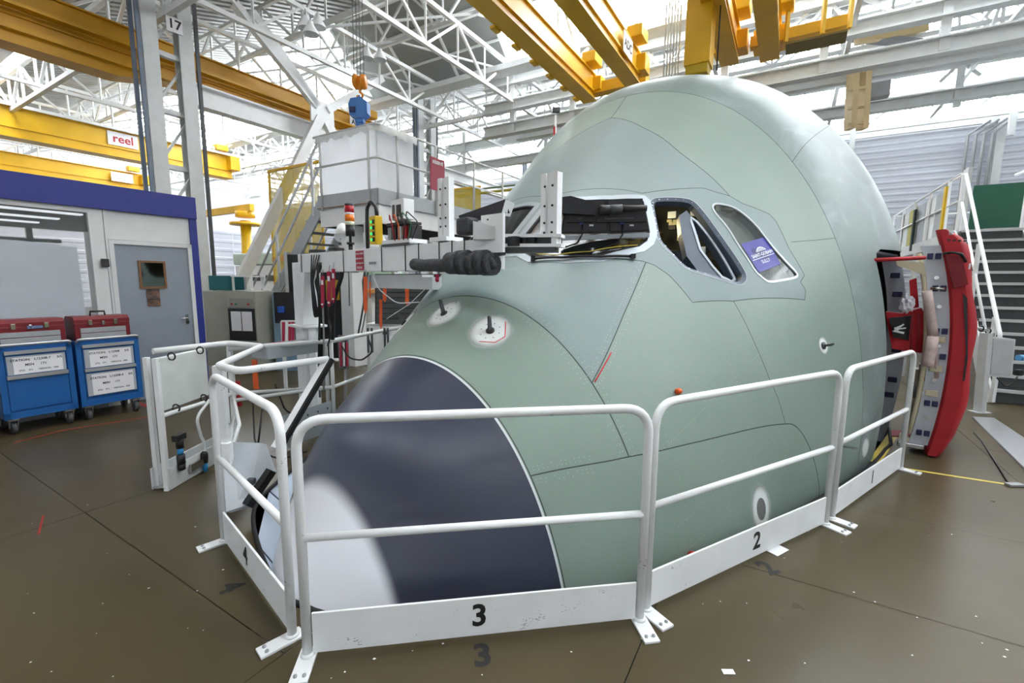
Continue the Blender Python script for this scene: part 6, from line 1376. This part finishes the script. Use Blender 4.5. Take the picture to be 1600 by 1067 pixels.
# cream gearbox of the door between hull and leaf
gx = thing('door_mechanism_stand', floc(4.95, 2.75, 0), 'cream door mechanism housing with grey box standing in the doorway', 'equipment'); M_CREAM = mat('cream_housing', (212, 206, 184), .5); yg = 4.55
MB().prism([dq(1421, 577, yg), dq(1440, 577, yg), dq(1438, 668, yg), dq(1417, 666, yg)], FAX*.14).build('housing', M_CREAM, gx); MB().tube([dq(1429, 603, yg-.02), dq(1428, 621, yg-.02)], .012, 8).build('grip', M_CHROME, gx); MB().box(dq(1428, 642, yg-.01), (.03, .012, .06)).build('latch', M_DGREY, gx)
MB().prism([dq(1437, 569, yg-.02), dq(1442, 569, yg-.02), dq(1438, 677, yg-.02), dq(1433, 677, yg-.02)], FAX*.1).build('edge_plate', M_CREAM, gx)
MB().box(dq(1452, 667, 4.75), (.2, .16, .1), RF, .008).build('grey_box', M_GREY, gx); MB().box(dq(1452, 655, 4.75), (.18, .14, .04), RF).build('lid', M_RED, gx); MB().box(dq(1452, 625, 4.8), (.16, .1, .16), RF).build('instrument', M_STEEL, gx)
MB().tube([dq(1443, 590, 4.7), dq(1447, 598, 4.7), dq(1446, 612, 4.7), dq(1442, 616, 4.7)], .012, 6, fil=.03).build('yellow_hose', M_YB, gx); MB().tube([dq(1441, 587, 4.7), dq(1445, 594, 4.7)], .014, 6).build('red_hose', M_RED, gx)
for i in range(4): MB().tube([dq(1449+i*3, 597, 4.7), dq(1452+i*2, 608, 4.7), dq(1458+i, 615, 4.7)], .006, 5).build('wire', M_BLACK, gx)
mt = MB(); mt.prism([G(1393, 672), G(1432, 676), G(1428, 682), G(1388, 683)], (0, 0, .008)); tag(mt.build('red_mat', mat('mat_red', (122, 26, 40), .7)), 'small dark red mat on the floor at the door sill', 'mat')
# yellow and red tape round the doorway
tape([G(1397, 677), G(1366, 722)], .09, M_TY, 'broad yellow tape beside the hull at the doorway'); tape([G(1362, 724), G(1575, 757)], .035, M_TY, 'thin yellow tape line crossing the floor past barrier 1')
# post with switch box
pb = G(1530, 644); t = thing('switch_post', pb, 'grey post beside the door cover carrying a clamped tube', 'post')
MB().bar(pb, D(1541, 520, pb.y), .11, .06).build('upright', M_STEEL, t); MB().tube([D(1518, 510, pb.y), D(1548, 517, pb.y)], .02, 8).build('tube', M_STEEL, t); MB().box(pb+ZZ*.006, (.2, .12, .012)).build('foot', M_STEEL, t)
for (u, v) in ((1533, 513), (1544, 517)): c = D(u, v, pb.y-.02); MB().tube([c+Vector((0, math.cos(k), math.sin(k)))*.034 for k in np.linspace(0, 2*math.pi, 11)[:-1]], .008, 6, closed=True).build('clamp', M_BLACK, t)
MB().bar(D(1549, 520, pb.y+.05), D(1540, 590, pb.y+.05), .05, .05).build('bracket_bar', M_GREY, t)
jbx = thing('junction_cabinet', D(1568, 590, pb.y), 'light grey electrical box mounted beside the grey post', 'electrical box'); c = D(1568, 557, pb.y)
MB().prism([D(1551, 526, pb.y), D(1587, 530, pb.y), D(1581, 590, pb.y), D(1545, 588, pb.y)], (.03, .2, 0)).build('housing', M_STEEL, jbx); MB().prism([D(1553, 529, pb.y-.012), D(1585, 533, pb.y-.012), D(1579, 587, pb.y-.012), D(1548, 585, pb.y-.012)], (.0, .01, 0)).build('lid', mat('lid_grey', (188, 192, 194), .45), jbx)
MB().cyl(D(1591, 559, pb.y+.05), D(1598, 559, pb.y+.05), .04).build('blue_plug', mat('plug_sky', (80, 150, 200), .4), jbx); MB().box(D(1591, 582, pb.y+.05), (.07, .06, .08), None, .01).build('socket', M_BLACK, jbx); MB().tube([D(1590, 588, pb.y), D(1582, 600, pb.y), D(1570, 604, pb.y), D(1558, 590, pb.y)], .01, 6, fil=.08).build('lead', M_BLACK, jbx)
# chequer-plate ramp
def chequer():
    m = bpy.data.materials.new('chequer_plate'); m.use_nodes = True; nt = m.node_tree; N = nt.nodes; L = nt.links; b = N['Principled BSDF']; b.inputs['Metallic'].default_value = .85; b.inputs['Roughness'].default_value = .3; b.inputs['Base Color'].default_value = (.55, .56, .58, 1)
    tc = N.new('ShaderNodeTexCoord'); br = N.new('ShaderNodeTexBrick'); br.inputs['Scale'].default_value = 14; br.inputs['Mortar Size'].default_value = .03; br.inputs['Mortar Smooth'].default_value = .5; L.new(tc.outputs['Object'], br.inputs['Vector'])
    bp = N.new('ShaderNodeBump'); bp.inputs['Strength'].default_value = .8; bp.inputs['Distance'].default_value = .01; L.new(br.outputs['Fac'], bp.inputs['Height']); L.new(bp.outputs['Normal'], b.inputs['Normal']); return m
mb = MB(); mb.prism([G(1519, 653), G(1553, 655), G(1672, 735), G(1648, 782)], (0, 0, .02)); tag(mb.build('chequer_ramp', chequer()), 'shiny chequer-plate ramp on the floor at the right edge', 'ramp')
mb = MB(); mb.tube([G(1522, 676, .006), G(1535, 690, .006), G(1575, 754, .006)], .007, 6); tag(mb.build('floor_cable', M_BLACK), 'thin black cable on the floor beside the chequer ramp', 'cable', 'black cables on the floor at right'); mb = MB(); mb.box(G(1585, 757, .012), (.12, .05, .02), None, .004); tag(mb.build('floor_bracket', M_GREY), 'small metal bracket lying at the end of the yellow tape', 'bracket')
# ------------------------------------------------------------------ stair and platform at the right
rs_ = thing('access_stair', HB(9.2, 3.0), 'white-railed grey access stair climbing away at the right edge', 'stair'); bL, bR = 2.62, 3.40; aB, aT, zT = 9.0, 11.6, 2.64; nst = 14; M_TRD = mat('tread_grey', (128, 130, 132), .5); M_TRDK = mat('tread_and_shade_dark', (74, 76, 78), .6)
for k in range(nst):
    f = (k+1)/nst; a_ = aB+(aT-aB)*(k+.5)/nst
    MB().box(HB(a_+.04, (bL+bR)/2, zT*f-.02), (bR-bL, .25, .035), RH).build('tread', M_TRDK, rs_); MB().box(HB(a_-.09, (bL+bR)/2, zT*f-.015), (bR-bL, .03, .045), RH).build('nosing', M_STEEL, rs_); MB().box(HB(a_-.06, (bL+bR)/2, zT*f-.12), (bR-bL, .012, .18), RH).build('shade_plate', M_TRDK, rs_)  # dark plates added behind the treads for the shade in the open gaps
for b in (bL-.03, bR+.03):
    MB().prism([HB(aB-.1, b, 0), HB(aB+.2, b, 0), HB(aT, b, zT-.3), HB(aT, b, zT+.02), HB(aB-.1, b, .2)], VB_*.03*(1 if b > 3 else -1)).build('stringer', M_STEEL, rs_)
    MB().tube([HB(aB-.12, b, .75), HB(aB-.05, b, .98), HB(aT-.1, b, zT+1.0), HB(aT+.6, b, zT+1.03)], .026, 10, fil=.1).build('handrail', M_STEELW, rs_); MB().tube([HB(aB+.1, b, .55), HB(aT-.1, b, zT+.5)], .02, 8).build('knee_rail', M_STEELW, rs_)
    for a_ in (aB+.2, (aB+aT)/2, aT): z = zT*(a_-aB)/(aT-aB); MB().bar(HB(a_, b, max(0, z-.1)), HB(a_, b, z+1.0), .045, .045).build('baluster', M_STEELW, rs_)
MB().bar(HB(aB-.12, bL-.03, .02), HB(aB-.12, bL-.03, .75), .045, .045).build('newel', M_STEELW, rs_)
pt = thing('upper_platform', HB(12.8, 3.2), 'raised grey platform with white rails at the head of the access stair', 'platform')
MB().box(HB(14.9, 4.6, zT-.12), (4.1, 6.6, .24), RH).build('deck', M_STEEL, pt)
for (a_, b) in ((11.8, 2.7), (18.0, 2.7), (11.8, 6.4), (18.0, 6.4)): MB().bar(HB(a_, b, 0), HB(a_, b, zT-.2), .14, .14).build('leg', M_STEEL, pt)
for z in (.55, 1.05): MB().tube([HB(11.7, 2.58, zT+z), HB(18, 2.58, zT+z)], .022, 8).build('rail', M_STEELW, pt); MB().tube([HB(11.7, bR+.2, zT+z), HB(11.7, 6.5, zT+z)], .022, 8).build('rail', M_STEELW, pt); MB().tube([HB(18, 2.6, zT+z), HB(18, 6.5, zT+z)], .022, 8).build('rail', M_STEELW, pt)
for a_ in (12.4, 13.8, 15.2, 16.6, 18.0): MB().bar(HB(a_, 2.58, zT), HB(a_, 2.58, zT+1.05), .04, .04).build('rail_post', M_STEELW, pt)
for b in (3.7, 4.8, 6.4): MB().bar(HB(11.7, b, zT), HB(11.7, b, zT+1.05), .04, .04).build('rail_post', M_STEELW, pt)
for i in range(6): MB().box(HB(13.0+.85*i, 2.62, zT+.48), (.03, .78, .9), RH).build('infill_panel', (M_PLG, M_STEELW, M_PLG, mat('infill_olive', (170, 164, 90), .5), M_STEEL, M_PLG)[i], pt)
MB().box(HB(12.45, 2.55, zT+.5), (.05, .12, .9), RH).build('yellow_strip', M_YB, pt); MB().box(HB(15.0, 2.55, zT+.35), (.05, .14, 1.0), RH).build('green_strip', mat('strip_dark', (30, 50, 48), .5), pt); MB().box(HB(12.1, 2.75, zT+.6), (.06, .3, 1.2), RH).build('grey_post', M_STEEL, pt)
mb = MB(); mb.box(HB(14.4, 3.9, zT+.62), (1.0, .04, 1.22), RH, .005); t = tag(mb.build('green_board', mat('board_green', (32, 92, 72), .6, var=.05)), 'dark green board standing on the platform behind the stair', 'board')
mb = MB(); mb.box(HB(13.6, 3.75, zT+.1), (.7, .5, .18), RH, .01); tag(mb.build('grey_crate', mat('crate_grey', (130, 128, 126), .6)), 'grey slatted crate in front of the green board', 'crate')
fr = thing('trestle_frame', HB(12.4, 4.3, zT), 'low white trestle frame on the platform at the right edge', 'frame')
for (b, z0, z1) in ((3.75, 0, .55), (4.75, 0, .75)): MB().tube([HB(12.2, b, zT+z0), HB(12.2, b, zT+z1)], .02, 8).build('leg', M_STEELW, fr)
for (z0, z1) in ((.55, .75), (.5, .55), (.05, .3), (.02, .18)): MB().tube([HB(12.2, 3.75, zT+z0), HB(12.2, 4.75, zT+z1)], .018, 8).build('rail', M_STEELW, fr)
for i in range(3): mb = MB(); mb.box(HB(12.4+.1*i, 4.35+.28*i, zT+.35+.12*i), (.3, .22, .14), RH, .05); tag(mb.build('red_cover_bundle', M_REDC), ('folded red cover at the left of the trestle', 'folded red cover in the middle of the trestle', 'folded red cover at the right of the trestle')[i], 'cover', 'folded red covers on the trestle')
mb = MB(); mb.prism([HB(12.1, 4.1, zT+.42), HB(12.1, 4.6, zT+.45), HB(12.3, 4.65, zT+.5), HB(12.3, 4.15, zT+.46)], (0, 0, .01)); tag(mb.build('paper_sheets', M_PAPER), 'white sheets lying on the folded red covers', 'paper')
cr = thing('cream_cupboard', HB(13.0, 5.3, zT), 'cream cupboard on the platform at the far right edge', 'cabinet'); MB().box(HB(13.2, 5.2, zT+.75), (.9, .6, 1.5), RH, .01).build('body', M_CREAM, cr); MB().box(HB(12.89, 5.2, zT+.75), (.8, .02, 1.4), RH).build('door', M_CREAM, cr)
# machinery between hull and platform
mc_ = thing('ground_machine', HB(11.2, 1.3), 'grey steel machine frame glimpsed between the hull and the red door cover', 'machine')
for i in range(6): rs = random.Random(60+i); MB().box(HB(11.0+rs.uniform(-.3, .4), .5+i*.3, .5+rs.uniform(0, 1.3)), (rs.uniform(.2, .5), rs.uniform(.2, .5), rs.uniform(.3, .9)), RH, .01).build('module', (M_GREY, M_STEEL, M_DGREY)[i % 3], mc_)
for i in range(4): MB().bar(HB(10.7, .4+i*.5, 0), HB(10.7, .4+i*.5, 2.2), .06, .06).build('frame_bar', M_STEEL, mc_)
# ------------------------------------------------------------------ floor litter
def litter(u, v, w_, d_, ang, label, m=M_PAPER, name='paper_scrap'):
    mb = MB(); c = G(u, v); R = Matrix.Rotation(ang, 3, 'Z'); mb.box(c+ZZ*.002, (w_, d_, .002), R); tag(mb.build(name, m), label, 'paper')
fk = MB(); rs = random.Random(11)
for i in range(70):
    u, v = rs.uniform(20, 1580), rs.uniform(780, 1060); c = G(u, v); r = rs.uniform(.002, .006)
    if pip(c.x, c.y, HOLE): continue
    a = rs.uniform(0, 3); fk.raw([c+Vector((math.cos(a+k*1.57)*r*(1.5 if k % 2 else 1), math.sin(a+k*1.57)*r, .0015)) for k in range(4)], [(0, 1, 2, 3)])
o = tag(fk.build('paint_flecks', M_PAPER), 'tiny white paint flecks scattered over the floor', 'flecks'); o['kind'] = 'stuff'
litter(1215, 860, .13, .07, .55, 'white paper slip on the floor below barrier 2'); litter(1138, 1050, .05, .025, 0, 'small torn white scrap on the floor at the bottom')
lw_ = thing('wall_floodlight', D(868, 176, 14), 'small floodlight on a pole beyond the hull silhouette', 'lamp'); MB().box(D(869, 172, 14), (.22, .12, .14), None, .02).build('head', M_DGREY, lw_); MB().bar(D(868, 180, 14), D(868, 220, 14), .06, .06).build('pole', M_STEELW, lw_); MB().bar(D(866, 198, 13.9), D(866, 216, 13.9), .08, .05).build('red_cylinder', M_RED, lw_)
